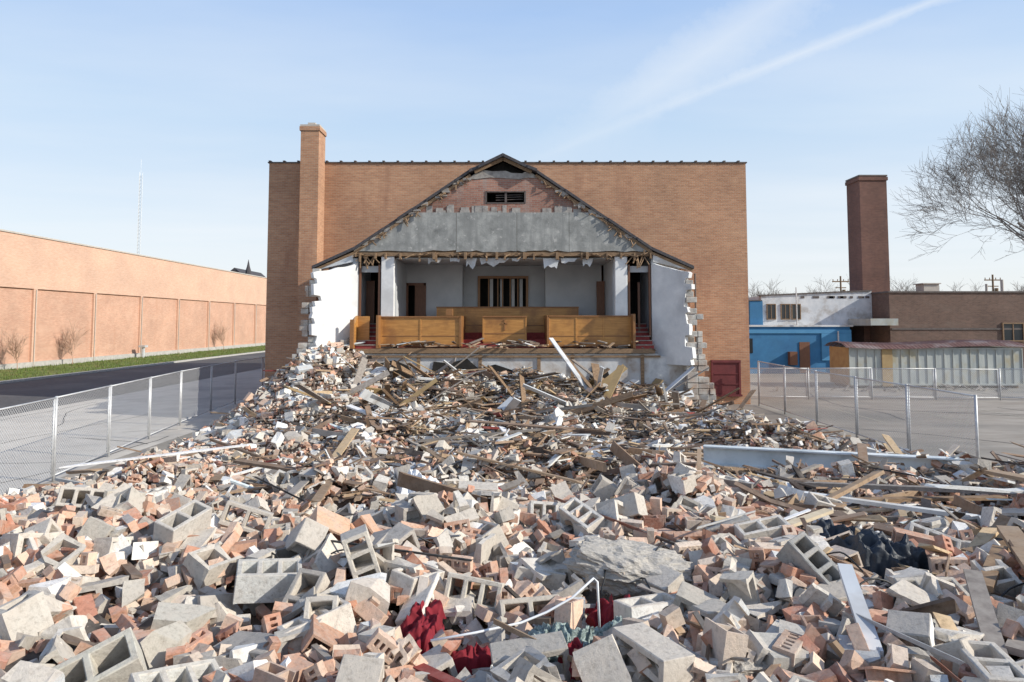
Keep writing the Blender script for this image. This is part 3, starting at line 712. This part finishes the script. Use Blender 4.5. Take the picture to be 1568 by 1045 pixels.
def blk(nh,L_=.39,W=.19,H=.19,wt=.032):
    xs=[-L_/2];hw=(L_-wt*(nh+1))/nh
    for i in range(nh): xs+=[xs[-1]+wt];xs+=[xs[-1]+hw]
    xs+=[L_/2];ys=[-W/2,-W/2+wt,W/2-wt,W/2];zs=[-H/2,H/2]
    return voxel(xs,ys,zs,lambda i,j,k:not(j==1 and i%2==1))
def rough(bm,a=.004):
    for v in bm.verts: v.co+=Vector((rd.gauss(0,a),rd.gauss(0,a),rd.gauss(0,a)))
T_block=[];T_blockw=[]
for nh in(2,3,3,2):
    bm=blk(nh);bev(bm,.005);rough(bm,.001);T_blockw.append(bm_out(bm))
for k in range(16):
    bm=blk(rd.choice((2,3)));cut(bm,rd,rd.choice((1,1,2)),(.0,.7))
    if rd.random()<.5:
        bmesh.ops.rotate(bm,verts=bm.verts,matrix=Matrix.Rotation(1.57,3,'Y'));cut(bm,rd,1,(0,.4),L0=.1);bmesh.ops.rotate(bm,verts=bm.verts,matrix=Matrix.Rotation(-1.57,3,'Y'))
    if rd.random()<.5:
        bmesh.ops.rotate(bm,verts=bm.verts,matrix=Matrix.Rotation(1.57,3,'Z'));cut(bm,rd,1,(0,.5),L0=.1);bmesh.ops.rotate(bm,verts=bm.verts,matrix=Matrix.Rotation(-1.57,3,'Z'))
    tri_ng(bm);rough(bm,.0035)
    if len(bm.verts)>6: T_block.append(bm_out(bm))
def brk(nh,L_=.2,W=.092,H=.058):
    if nh==0: return voxel([-L_/2,0,L_/2],[-W/2,W/2],[-H/2,H/2],lambda i,j,k:True)
    xs=[-L_/2];wt=L_*.1;hw=(L_-wt*(nh+1))/nh
    for i in range(nh): xs+=[xs[-1]+wt];xs+=[xs[-1]+hw]
    xs+=[L_/2];return voxel(xs,[-W/2,-W*.2,W*.2,W/2],[-H/2,H/2],lambda i,j,k:not(j==1 and i%2==1))
T_brick=[]
for nh in(0,3,0,5,3):
    bm=brk(nh);bev(bm,.002);rough(bm,.0006);T_brick.append(bm_out(bm))
for k in range(10):
    bm=brk(rd.choice((0,0,3)));cut(bm,rd,1,(-.3,.5),L0=.1)
    if rd.random()<.4: cut(bm,rd,1,(.2,.5),L0=.08,any_=True)
    tri_ng(bm);rough(bm,.002)
    T_brick.append(bm_out(bm))
T_tile=[]
for k in range(3):
    bm=voxel([-.15,-.135,-.01,.01,.135,.15],[-.14,.14],[-.06,-.045,.045,.06],lambda i,j,k:not(k==1 and i%2==1))
    if k: cut(bm,rd,1,(.0,.6),L0=.15)
    tri_ng(bm);T_tile.append(bm_out(bm))
def chunk(nc,dims):
    bm=voxel([-dims[0],0,dims[0]],[-dims[1],0,dims[1]],[-dims[2],0,dims[2]],lambda i,j,k:True)
    cut(bm,rd,nc,(.35,.8),L0=min(dims)*1.3,any_=True)
    bmesh.ops.dissolve_limit(bm,angle_limit=.05,verts=bm.verts,edges=bm.edges)
    tri_ng(bm);rough(bm,.03);return bm_out(bm)
T_chunk=[chunk(rd.choice((2,3,4)),(rd.uniform(.8,1.2),rd.uniform(.5,.9),rd.uniform(.3,.7))) for k in range(18)]
T_chip=[chunk(2,(1,.8,.6)) for k in range(6)]
def sheetp():
    n=rd.choice((4,5,6));bm=bmesh.new();pts=[]
    for i in range(n):
        a=6.28*(i+rd.uniform(-.3,.3))/n;r=rd.uniform(.55,1);pts.append((r*math.cos(a),r*.7*math.sin(a)))
    v=[bm.verts.new((*p,-.035)) for p in pts]+[bm.verts.new((p[0]*.98,p[1]*.98,.035)) for p in pts]
    bm.faces.new(v[:n][::-1]);bm.faces.new(v[n:])
    for i in range(n): bm.faces.new((v[i],v[(i+1)%n],v[n+(i+1)%n],v[n+i]))
    return bm_out(bm)
T_sheet=[sheetp() for k in range(8)]
def plk(seg=1,w=.05,t=.018,bend=0):
    bm=bmesh.new();rows=[]
    for i in range(seg+1):
        x=-.5+i/seg;z=bend*(x*x*4-.3)*.1
        e=[rd.uniform(-.05,.05) if i in(0,seg) else 0 for _ in range(4)]
        rows.append([bm.verts.new((x+e[0],-w,z-t)),bm.verts.new((x+e[1],w,z-t)),bm.verts.new((x+e[2],w,z+t)),bm.verts.new((x+e[3],-w,z+t))])
    for a,b_ in zip(rows,rows[1:]):
        for i in range(4): bm.faces.new((a[i],b_[i],b_[(i+1)%4],a[(i+1)%4]))
    bm.faces.new(rows[0]);bm.faces.new(rows[-1][::-1]);bmesh.ops.recalc_face_normals(bm,faces=bm.faces)
    return bm_out(bm)
T_plank=[plk(1,.045,.016),plk(1,.05,.010),plk(1,.025,.016),plk(3,.045,.009,1),plk(1,.06,.012)]
T_lath=[plk(1,.018,.005),plk(1,.012,.009),plk(2,.02,.004,1.2)]
def rots(n,tilt,pflip,fyk=.35):
    yaw=rng.uniform(0,2*np.pi,n);ax=rng.uniform(0,2*np.pi,n);th=np.abs(rng.normal(0,tilt,n))
    def Rz(a):
        c,s=np.cos(a),np.sin(a);o=np.zeros_like(a);e=np.ones_like(a);return np.stack([np.stack([c,-s,o],-1),np.stack([s,c,o],-1),np.stack([o,o,e],-1)],-2)
    def Rx(a):
        c,s=np.cos(a),np.sin(a);o=np.zeros_like(a);e=np.ones_like(a);return np.stack([np.stack([e,o,o],-1),np.stack([o,c,-s],-1),np.stack([o,s,c],-1)],-2)
    def Ry(a):
        c,s=np.cos(a),np.sin(a);o=np.zeros_like(a);e=np.ones_like(a);return np.stack([np.stack([c,o,s],-1),np.stack([o,e,o],-1),np.stack([-s,o,c],-1)],-2)
    fx=np.where(rng.random(n)<pflip,np.pi/2,0.);fy=np.where(rng.random(n)<pflip*fyk,np.pi/2,0.)
    return Rz(ax)@Rx(th)@Rz(yaw-ax)@Rx(fx)@Ry(fy)
class Acc:
    def __init__(s): s.v=[];s.l=[];s.t=[];s.c=[];s.nv=0
    def add(s,T,pos,Rm,sc,col,paint=None):
        v,f,nr=T;n=len(pos)
        if n==0:return
        if sc.ndim==1: sc=np.repeat(sc[:,None],3,1)
        p=np.einsum('nij,nkj->nki',Rm,v[None]*sc[:,None,:])+pos[:,None,:]
        s.v.append(p.reshape(-1,3));lp=np.concatenate([np.array(q) for q in f]);tt=np.array([len(q) for q in f])
        off=s.nv+np.arange(n)*len(v)
        s.l.append((lp[None]+off[:,None]).ravel());s.t.append(np.tile(tt,n));s.nv+=n*len(v)
        c=np.repeat(col[:,None,:],len(f),1)
        if paint is not None:
            mk=nr[:,1]<-.9
            c[:,mk,:]=paint[:,None,:]
        s.c.append(c.reshape(-1,3))
    def obj(s,name,mat):
        v=np.concatenate(s.v);l=np.concatenate(s.l);t=np.concatenate(s.t);st=np.concatenate([[0],np.cumsum(t)[:-1]])
        return npmesh(name,v,l,st,mat,rub,np.concatenate(s.c))
def pick(n,pal,wts,var=.12):
    pal=np.array(pal);i=rng.choice(len(pal),n,p=np.array(wts)/sum(wts));return np.clip(pal[i]*(1+rng.normal(0,var,(n,1))),.01,.82)
KEEP=[(-.54,4.22,.28),(-.25,3.85,.26),(.62,4.35,.24),(.36,3.62,.17),(.30,3.92,.28),(.66,3.95,.18),(.86,4.95,.5),(-1.62,4.65,.24),(-2.1,3.55,.28),(-1.6,3.35,.22),(-.25,4.65,.18),(-1.02,4.75,.18),(2.7,5.1,.40),(3.0,6.4,.5),(-1.35,10,.5),(-.3,9.5,.3)]
def pts(n,pw=.8,y0=1.2,y1=24.5,dens=None,edge=.06):
    out=[]
    while sum(len(o) for o in out)<n:
        m=n*3;y=rng.uniform(y0,y1,m);x=rng.uniform(-10.2,13,m);k=rng.random(m)<(2.5/np.maximum(y,2.5))**pw
        k&=np.abs(x)<(y*.8+4.5)
        for kx,ky,kr in KEEP: k&=((x-kx)**2+(y-ky)**2>kr*kr)|(rng.random(m)<.06)
        if dens is not None:k&=rng.random(m)<dens(x,y)
        _,mm=hf(x,y);k&=mm>edge*rng.random(m)
        out.append(np.stack([x[k],y[k]],1))
    return np.concatenate(out)[:n]
def scatter(acc,Ts,n,size,tilt,pflip,pal,wts,zlo,zhi,pw=.8,dens=None,paint=None,aniso=None,var=.12,edge=.06,y0=1.2,y1=24.5,fyk=.35):
    xy=pts(n,pw,y0,y1,dens,edge);h,m=hf(xy[:,0],xy[:,1]);z=h+rng.uniform(zlo,zhi,n)*(.3+.7*m)
    pos=np.stack([xy[:,0],xy[:,1],z],1);Rm=rots(n,tilt,pflip,fyk)
    sc=rng.uniform(size[0],size[1],n) if aniso is None else aniso(n)
    col=pick(n,pal,wts,var);pc=None
    if paint: pc=pick(n,paint[0],paint[1],.06)
    ti=rng.integers(0,len(Ts),n)
    for k,T in enumerate(Ts):
        q=ti==k;acc.add(T,pos[q],Rm[q],sc[q],col[q],None if pc is None else pc[q])
CON=[(.56,.51,.445),(.48,.445,.39),(.62,.58,.52),(.38,.355,.325)]
WHT=[(.78,.77,.74),(.69,.69,.68),(.59,.62,.64)]
BRK=[(.57,.33,.225),(.66,.46,.345),(.43,.205,.14),(.64,.52,.42),(.53,.27,.18)]
A=Acc()
near=lambda x,y:np.clip(1.15-y/18,.25,1)
scatter(A,T_blockw,450,(.95,1.05),.55,.45,CON,[3,2,3,1],-.05,.13,.9,near,([WHT[0],CON[0],WHT[2],(.52,.62,.58)],[4,5,1,.6]))
scatter(A,T_block,3800,(.7,1.15),.65,.45,CON,[3,2,3,1],-.08,.12,.75,near,([WHT[0],CON[0],WHT[2]],[4,5,1]))
bd_=lambda x,y:np.clip(np.where(x<-3,1.0,.8)-np.clip((y-9)/14,0,.6)*np.where(x<-6,.2,1),.1,1)
scatter(A,T_brick,14500,(.92,1.15),.6,.4,BRK,[3,3.5,1.6,2.8,2],-.06,.13,.75,bd_,([(.56,.50,.45),BRK[0],BRK[1]],[3,2,3]),var=.16)
scatter(A,T_tile,480,(.7,1.0),.5,.4,BRK,[3,4,1,3,2],-.02,.1,.7)
scatter(A,T_chunk,11000,(.03,.10),.7,.4,CON+WHT+BRK[:2],[3,2,3,1,3.5,2.2,1.2,2.2,2.2],-.05,.09,.7)
scatter(A,T_chunk,850,(.10,.18),.5,.3,CON+WHT,[3,2,3,1,4,3,1],-.05,.1,.7)
scatter(A,T_chip,30000,(.012,.04),.8,.3,CON+WHT+BRK,[2,2,2,1,3,2,1,3,3,2,2,2],-.08,.04,1.0,edge=.0)
scatter(A,T_chip,15000,(.03,.06),.8,.3,CON+WHT+BRK,[2,2,2,1,2,1,1,4,4,2,3,3],-.06,.05,.2,edge=.0,y0=7,dens=lambda x,y:np.where(x<-6.0,1.,.35))
an=lambda a,b_,t:(lambda n:np.stack([s:=rng.uniform(a,b_,n),s,np.full(n,t)],1))
scatter(A,T_sheet,2400,None,.5,.12,WHT+CON[:2]+[(.30,.42,.40)],[4,3,2,3,2,.5],-.02,.12,.6,None,None,an(.06,.18,.28))
far=lambda x,y:np.clip((y-12)/8,.1,1)
scatter(A,T_sheet,1200,None,.6,.15,WHT,[5,4,3],.0,.15,.1,far,None,an(.12,.38,.5))
scatter(A,T_sheet,70,None,.5,.1,WHT,[5,2,1],.1,.3,.1,lambda x,y:np.where((x<-4.5)&(y>22),1.,.06),None,an(.3,.7,.9),y0=19)
scatter(A,T_chunk,1700,(.10,.22),.6,.4,CON+WHT+BRK[:2],[2,2,3,1,4,4,2,1,1],-.05,.12,.1,far,y0=11)
A.obj('masonry',M['rub'])
W_=Acc()
WOOD=[(.26,.17,.11),(.14,.095,.07),(.36,.25,.16),(.28,.25,.22),(.70,.70,.68),(.05,.04,.035),(.48,.35,.21),(.50,.57,.60),(.32,.06,.05)]
wc=[5,4,4,3.5,2,2.5,1.8,.6,.4]
def lens(a,b_,w=1,t=1): return lambda n:np.stack([rng.uniform(a,b_,n),rng.uniform(.6,1.3,n)*w,np.full(n,t)],1)
def clump(x,y): return .5+.5*np.sin(1.1*x+.7*y+1)*np.sin(.8*x-1.3*y+2)+.35*np.sin(2.3*x+1.9*y)
mid=lambda x,y:np.clip(np.exp(-((x-.0)/4.5)**2)*np.clip((y-8)/6,.03,1)*np.clip(clump(x,y)+.25*np.clip((y-16)/4,0,2),.1,1)+np.where((x>2.5)&(y>4.5),.16,0),0,1)
scatter(W_,T_plank,2000,None,.28,.15,WOOD,wc,.02,.2,.1,mid,None,lens(.3,1.2,1.1),.2,fyk=0)
scatter(W_,T_plank,260,None,.18,.15,WOOD,wc,.08,.24,.0,mid,None,lens(1.2,2.8,1.3,1.3),.2,fyk=0)
scatter(W_,T_lath,8500,None,.26,.2,WOOD,[5,5,4,3,2,1.5,2,.4,.2],.0,.16,.1,mid,None,lens(.2,.8),.2,fyk=0)
scatter(W_,T_plank,330,None,.25,.2,WOOD,wc,.02,.13,.9,None,None,lens(.12,.5,.7),.2,y1=10,fyk=0)
scatter(W_,T_sheet,700,None,.6,.3,[(.05,.05,.055),(.1,.08,.07),(.25,.16,.1),(.45,.27,.12)],[3,3,3,1],.0,.13,.3,mid,None,an(.08,.35,.25))
scatter(W_,T_lath,160,None,.3,.2,[(.03,.03,.03),(.4,.4,.4),(.2,.08,.05)],[2,2,1],.05,.2,.5,None,None,lens(.4,1.2,.4,1.2),fyk=0)
n=230;x=rng.uniform(-4.2,4.6,n);y=rng.uniform(24.5,24.9,n);y[:110]=rng.uniform(25.1,25.6,110);x[:110]=rng.uniform(-1.7,1.2,110);pos=np.stack([x,y,2.62+rng.uniform(0,.22,n)],1)
W_.add(T_sheet[0],pos,rots(n,.4,.1),rng.uniform(.05,.22,n),pick(n,WHT+WOOD[:3],[4,3,1,1,1,1]))
n=80;x=rng.uniform(-5,5,n);y=rng.uniform(24.45,25.3,n);W_.add(T_plank[0],np.stack([x,y,2.62+rng.uniform(0,.2,n)],1),rots(n,.2,.1,0),np.stack([rng.uniform(.3,.9,n),np.ones(n),np.ones(n)],1),pick(n,WOOD,wc))
W_.obj('splintered_wood',M['rubw'])
mb=MB();rdd=random.Random(21)
def hz_(x,y): return float(hf(x,y)[0])
for k in range(110):
    x=rdd.uniform(-5.5,5.5);y=rdd.uniform(19.5,24.2);a=rdd.uniform(0,6.28);l=rdd.uniform(.8,2.2);e_=rdd.uniform(.05,.7);z=hz_(x,y)
    d=Vector((math.cos(a)*math.cos(e_),math.sin(a)*math.cos(e_),math.sin(e_)))*l
    if y+d.y>24.3: d.y=-abs(d.y)
    mb.plank((x,y,z-.05),Vector((x,y,z-.05))+d,rdd.uniform(.06,.28),.03,rdd.choice((0,0,0,1,1,2,3)),roll=rdd.uniform(-1,1))
mb.plank((2.7,21.2,.9),(1.35,23.8,2.95),.16,.04,2);mb.plank((2.9,20.6,.9),(1.7,23.9,2.5),.12,.05,0);mb.plank((3.9,21,.8),(2.1,23.7,2.2),.13,.04,1)
mb.plank((-5.0,21.6,1.3),(-4.4,23.8,2.0),.45,.04,2);mb.plank((-3.6,22.3,1.4),(-1.6,23.6,1.75),.3,.04,3);mb.plank((4.5,24.1,.7),(5.2,24.2,1.5),.7,.04,3);mb.plank((3.4,23.6,1.0),(4.3,23.9,1.5),.5,.03,2)
def G(x,y,o): return (x,y,hz_(x,y)+o)
for p in((G(5.6,12.2,.3),G(10.0,9.0,.25),.13,.05,1),(G(3.2,11.0,.3),G(6.6,8.2,.25),.11,.05,1),(G(1.7,5.9,.16),G(2.3,6.1,.2),.08,.03,4),(G(2.3,6.2,.16),G(3.1,6.8,.22),.09,.03,4),
         (G(1.75,3.4,.12),G(2.0,4.2,.3),.08,.03,2),(G(2.35,3.4,.12),G(2.7,4.1,.3),.09,.025,1),(G(2.5,3.4,.15),G(3.15,4.1,.12),.2,.035,1),(G(2.8,3.3,.15),G(3.4,4.0,.12),.2,.035,1),
         (G(7.2,9.8,.2),G(8.6,10.6,.2),.16,.05,4),(G(5.2,7.6,.15),G(6.2,8.1,.2),.16,.04,2),(G(6.2,12.0,.2),G(6.9,13.2,.35),.3,.04,2),(G(-1.35,7.0,.05),G(-1.1,7.5,.35),.09,.08,1),(G(-1.15,6.9,.05),G(-.9,7.4,.3),.08,.08,1),(G(-1.0,6.4,.14),G(-.3,6.9,.14),.10,.05,0),
         (G(4.6,6.5,.15),G(7.2,6.9,.2),.1,.04,1),(G(4.0,8.8,.2),G(6.8,9.6,.2),.12,.04,0),(G(3.2,7.8,.15),G(5.2,7.3,.2),.09,.04,2),(G(8,12,.2),G(9.6,11.2,.15),.12,.04,4),(G(3.4,5.2,.15),G(4.6,5.9,.2),.1,.05,0),(G(2.9,4.3,.15),G(3.5,5.0,.2),.09,.04,0)):
    mb.plank(*p)
mb.obj('long_timbers',[M['timber'],M['greywood'],M['whitep'],M['ochre'],M['fresh']],rub)
mb=MB();p0=Vector((3.6,13.0,1.02));p1=Vector((7.35,11.25,1.12))
mb.plank(p0,p1,.02,.30,0);d=Vector((0,0,.16))
mb.plank(p0+d,p1+d,.2,.025,0);mb.plank(p0-d,p1-d,.2,.025,0);q=(p1-p0).normalized()
be=empty('steel_beam')
mb.obj('web',[M['steelb']],be)
mb=MB();mb.plank(p1+q*.0,p1+q*.05,.24,.36,0);mb.plank(p1-q*.1,p1+q*.1+Vector((.03,0,.14)),.05,.26,0);mb.obj('rusted_end_plate',M['rust'],be)
H=Acc()
def hero(T,x,y,z,rx,ry,rz,sc=1,col=(.5,.46,.41),paint=None):
    Rm=np.array(Matrix.Rotation(rz,3,'Z')@Matrix.Rotation(ry,3,'Y')@Matrix.Rotation(rx,3,'X'))[None]
    s=np.array([[sc,sc,sc]]) if not hasattr(sc,'__len__') else np.array([sc])
    H.add(T,np.array([[x,y,hz_(x,y)+z-1.70]]),Rm,s,np.array([col]),None if paint is None else np.array([paint]))
B2,B3=T_blockw[0],T_blockw[1];wp=(.74,.74,.71)
hero(B3,-1.62,4.65,1.90,.25,.1,.35,1.05,(.50,.48,.44),wp)
hero(B2,-2.25,5.9,1.94,1.35,.35,.2,1.0)
hero(B3,-1.02,4.75,1.92,1.5,1.25,.2,.95,(.55,.51,.45))
hero(B3,-.25,4.65,1.85,1.2,.15,-.15,.95,(.58,.54,.47))
hero(B2,-2.55,5.4,1.9,.3,-.2,1.2,1.0,(.5,.47,.43))
hero(B2,-2.1,3.55,1.82,.5,-.35,.55,1.1,(.54,.52,.45),(.56,.53,.47))
hero(B3,-1.6,3.35,1.80,.25,.15,.75,1.0,(.58,.55,.49),wp)
hero(B2,-1.55,5.2,1.9,.6,.5,2.2,1.0)
hero(B3,1.95,4.55,1.88,.3,.7,-.8,.95,(.30,.30,.29))
hero(B3,.35,6.6,1.83,1.1,.1,.1,1.0,(.62,.60,.56))
hero(T_block[2],-.1,3.45,1.80,.2,.1,.9,.8,(.72,.70,.66),wp)
hero(B3,-3.9,6.3,1.88,.9,.2,.5,1.0)
hero(B2,-3.1,6.6,1.88,.3,.6,1.5,1.0)
hero(B3,3.6,6.0,1.92,1.0,.3,-.4,1.0,(.62,.60,.57))
hero(T_tile[0],-1.4,5.35,2.0,.3,.5,.4,.95,(.66,.42,.28))
hero(T_tile[1],-1.15,5.5,1.92,.9,.2,1.4,.95,(.58,.33,.21))
hero(T_chunk[0],-1.95,4.2,1.86,.2,.2,.3,(.17,.15,.15),(.50,.47,.41))
hero(T_chunk[3],-1.9,3.9,1.83,.5,.1,1.3,(.12,.13,.13),(.48,.45,.39))
hero(T_chunk[5],2.2,3.8,1.83,.1,.2,.5,(.13,.12,.12),(.50,.50,.47))
hero(T_chunk[2],-.90,4.4,1.86,.1,.3,.2,(.13,.1,.1),(.60,.54,.48))
hero(T_chunk[7],1.4,3.5,1.78,.1,.1,.2,(.18,.15,.1),(.45,.43,.39))
hero(T_chunk[6],-2.9,4.5,1.85,.1,.1,.2,(.13,.12,.12),(.72,.70,.68))
for k in range(60):
    x=rdd.uniform(-2.9,2.9);y=rdd.uniform(3.1,6.2)
    if any((x-a)**2+(y-b_)**2<c*c for a,b_,c in KEEP): continue
    hero(T_brick[rdd.choice((1,3,4,0))],x,y,1.70+rdd.uniform(.08,.15),rdd.choice((0,1.57,.6)),rdd.uniform(-.6,.9),rdd.uniform(0,6),1.05,rdd.choice(BRK[:2]+BRK[4:]),rdd.choice(BRK))
H.obj('foreground_blocks',M['rub'])
def lump(name,x,y,dz,sc,mat,seed,amp,fr_,parent=None,sub=5,rot=(0,0,0),box=.6):
    bm=bmesh.new();bmesh.ops.create_icosphere(bm,subdivisions=sub,radius=1)
    for v in bm.verts:
        p=v.co.copy();m=max(abs(p.x),abs(p.y),abs(p.z));p=p.lerp(p/m*.85,box)
        nn=noise.fractal(p*fr_+Vector((seed,0,0)),1,2,6);n2=noise.noise(p*.9+Vector((seed,3,0)))
        v.co=p*(1+amp*nn);v.co.x*=1+.35*n2;v.co.y*=1-.3*n2
    me=bpy.data.meshes.new(name);bm.to_mesh(me);bm.free();me.materials.append(mat)
    o=bpy.data.objects.new(name,me);o.location=(x,y,hz_(x,y)+dz);o.scale=sc;o.rotation_euler=rot;link(o,parent);return o
lump('concrete_slab',.86,4.95,.05,(.44,.23,.14),M['slab'],1,.2,3.2,rub,rot=(.18,.15,-.15),box=.4)
lump('concrete_slab_part',1.2,3.5,.04,(.22,.15,.08),M['slab'],5,.2,3.2,rub,rot=(.1,.1,.4),box=.4)
def crumple(name,x_,y_,dz,sx,sy,mat,seed,hgt=.12,fr_=5,n=80,rot=0,parent=None):
    v=[];f=[]
    for j in range(n+1):
        for i in range(n+1):
            u=i/n*2-1;w_=j/n*2-1
            a=math.atan2(w_,u);e=max(abs(u),abs(w_))
            rr=1+.55*noise.noise(Vector((math.cos(a)*1.6,math.sin(a)*1.6,seed)))+.25*noise.noise(Vector((math.cos(a)*4,math.sin(a)*4,seed+7)))
            l=math.hypot(u,w_) or 1;x=u/l*e*sx*rr;y=w_/l*e*sy*rr
            q=Vector((x*fr_,y*fr_*.6,seed))
            rid=1-abs(noise.noise(q))*2.6;rid2=1-abs(noise.noise(q*2.4+Vector((9,9,0))))*2.2;rid3=noise.noise(q*5)
            z=hgt*(rid*.75+rid2*.4+rid3*.2)*(1-e**3*.5)-hgt*1.3*e**3
            v.append((x+.04*noise.noise(q*1.3),y+.04*noise.noise(q*1.3+Vector((5,1,2))),z))
    for j in range(n):
        for i in range(n): a=j*(n+1)+i;f.append((a,a+1,a+n+2,a+n+1))
    me=bpy.data.meshes.new(name);me.from_pydata(v,[],f);me.materials.append(mat);me.polygons.foreach_set('use_smooth',[True]*len(f))
    o=bpy.data.objects.new(name,me);o.location=(x_,y_,hz_(x_,y_)+dz);o.rotation_euler=(.25,0,rot);link(o,parent);return o
crumple('red_cloth',-.54,4.22,.06,.16,.24,M['cloth'],1,.08,11)
crumple('red_cloth',-.22,3.85,.07,.26,.08,M['cloth'],4,.06,12,rot=.2)
crumple('red_cloth',.62,4.35,.08,.15,.15,M['cloth'],7,.07,12)
crumple('red_cloth',.36,3.62,.07,.10,.13,M['cloth'],9,.06,13)
crumple('red_cloth',-.3,9.5,.15,.2,.16,M['cloth'],3,.1,8)
crumple('grey_netting',.28,3.92,.06,.24,.12,M['fibre'],2,.06,18)
crumple('grey_netting',.64,3.95,.05,.16,.10,M['fibre'],6,.05,18)
crumple('navy_tarp',2.7,5.1,.08,.38,.24,M['tarp'],5,.11,7)
crumple('navy_tarp',3.0,6.4,.06,.5,.22,M['tarp'],8,.11,6)
crumple('white_sheeting',-1.35,10.0,.12,.42,.3,M['bag'],8,.16,5)
e=empty('bent_conduit');mb=MB();z_=hz_(.2,4.0)+.13;mb.tube([(-.44,3.8,z_),(-.2,3.85,z_+.02),(.05,3.95,z_+.03),(.2,4.02,z_+.06),(.35,4.05,z_+.13),(.48,4.1,z_+.22),(.50,4.1,z_+.2),(.51,4.08,z_-.08)],.007,8);mb.obj('conduit',M['bag'],e,smooth=True)
e=empty('electric_cable');mb=MB()
for (x,y,s) in((.6,4.4,3),(.0,3.7,5),(.9,3.9,8),(-1.8,5.0,2),(2.2,5.0,6),(2.6,4.4,11),(1.2,7,4)):
    p=[];r_=random.Random(s);a=r_.uniform(0,6.28);c=Vector((x,y,0))
    for k in range(26):
        a+=r_.uniform(-.35,.42);c=c+Vector((math.cos(a),math.sin(a),0))*.055;p.append((c.x,c.y,hz_(c.x,c.y)+.13+.05*math.sin(k*.6+s)))
    mb.tube(p,.006,6)
mb.obj('cable',M['black'],e,smooth=True)
mb=MB()
def stub(xc,yc,dirn,zt,seed,w0):
    r_=random.Random(seed);z=0
    while z<zt:
        t=z/zt;wn=w0*(1-t)**.8+.20+r_.uniform(-.12,.14)
        x=0
        while x<wn:
            l=min(.39,wn-x)
            if l<.08:break
            c=xc+dirn*(x+l/2);last=x+l>wn-.3
            if not(last and r_.random()<.15):
                mb.obox((c,yc+.1+r_.uniform(-.03,.03),z+.095),l-.014,.19,.19,r_.gauss(0,.10 if last else .03),r_.gauss(0,.04))
            x+=l
        z+=.2
stub(-6.75,23.95,-1,5.3,1,1.0);stub(6.1,23.95,1,5.0,2,.8)
stub(-6.6,24.3,-1,4.9,7,.7);stub(6.1,24.3,1,4.4,9,.5)
mb.obj('broken_block_wall',M['block'],hall,bevel=.012)
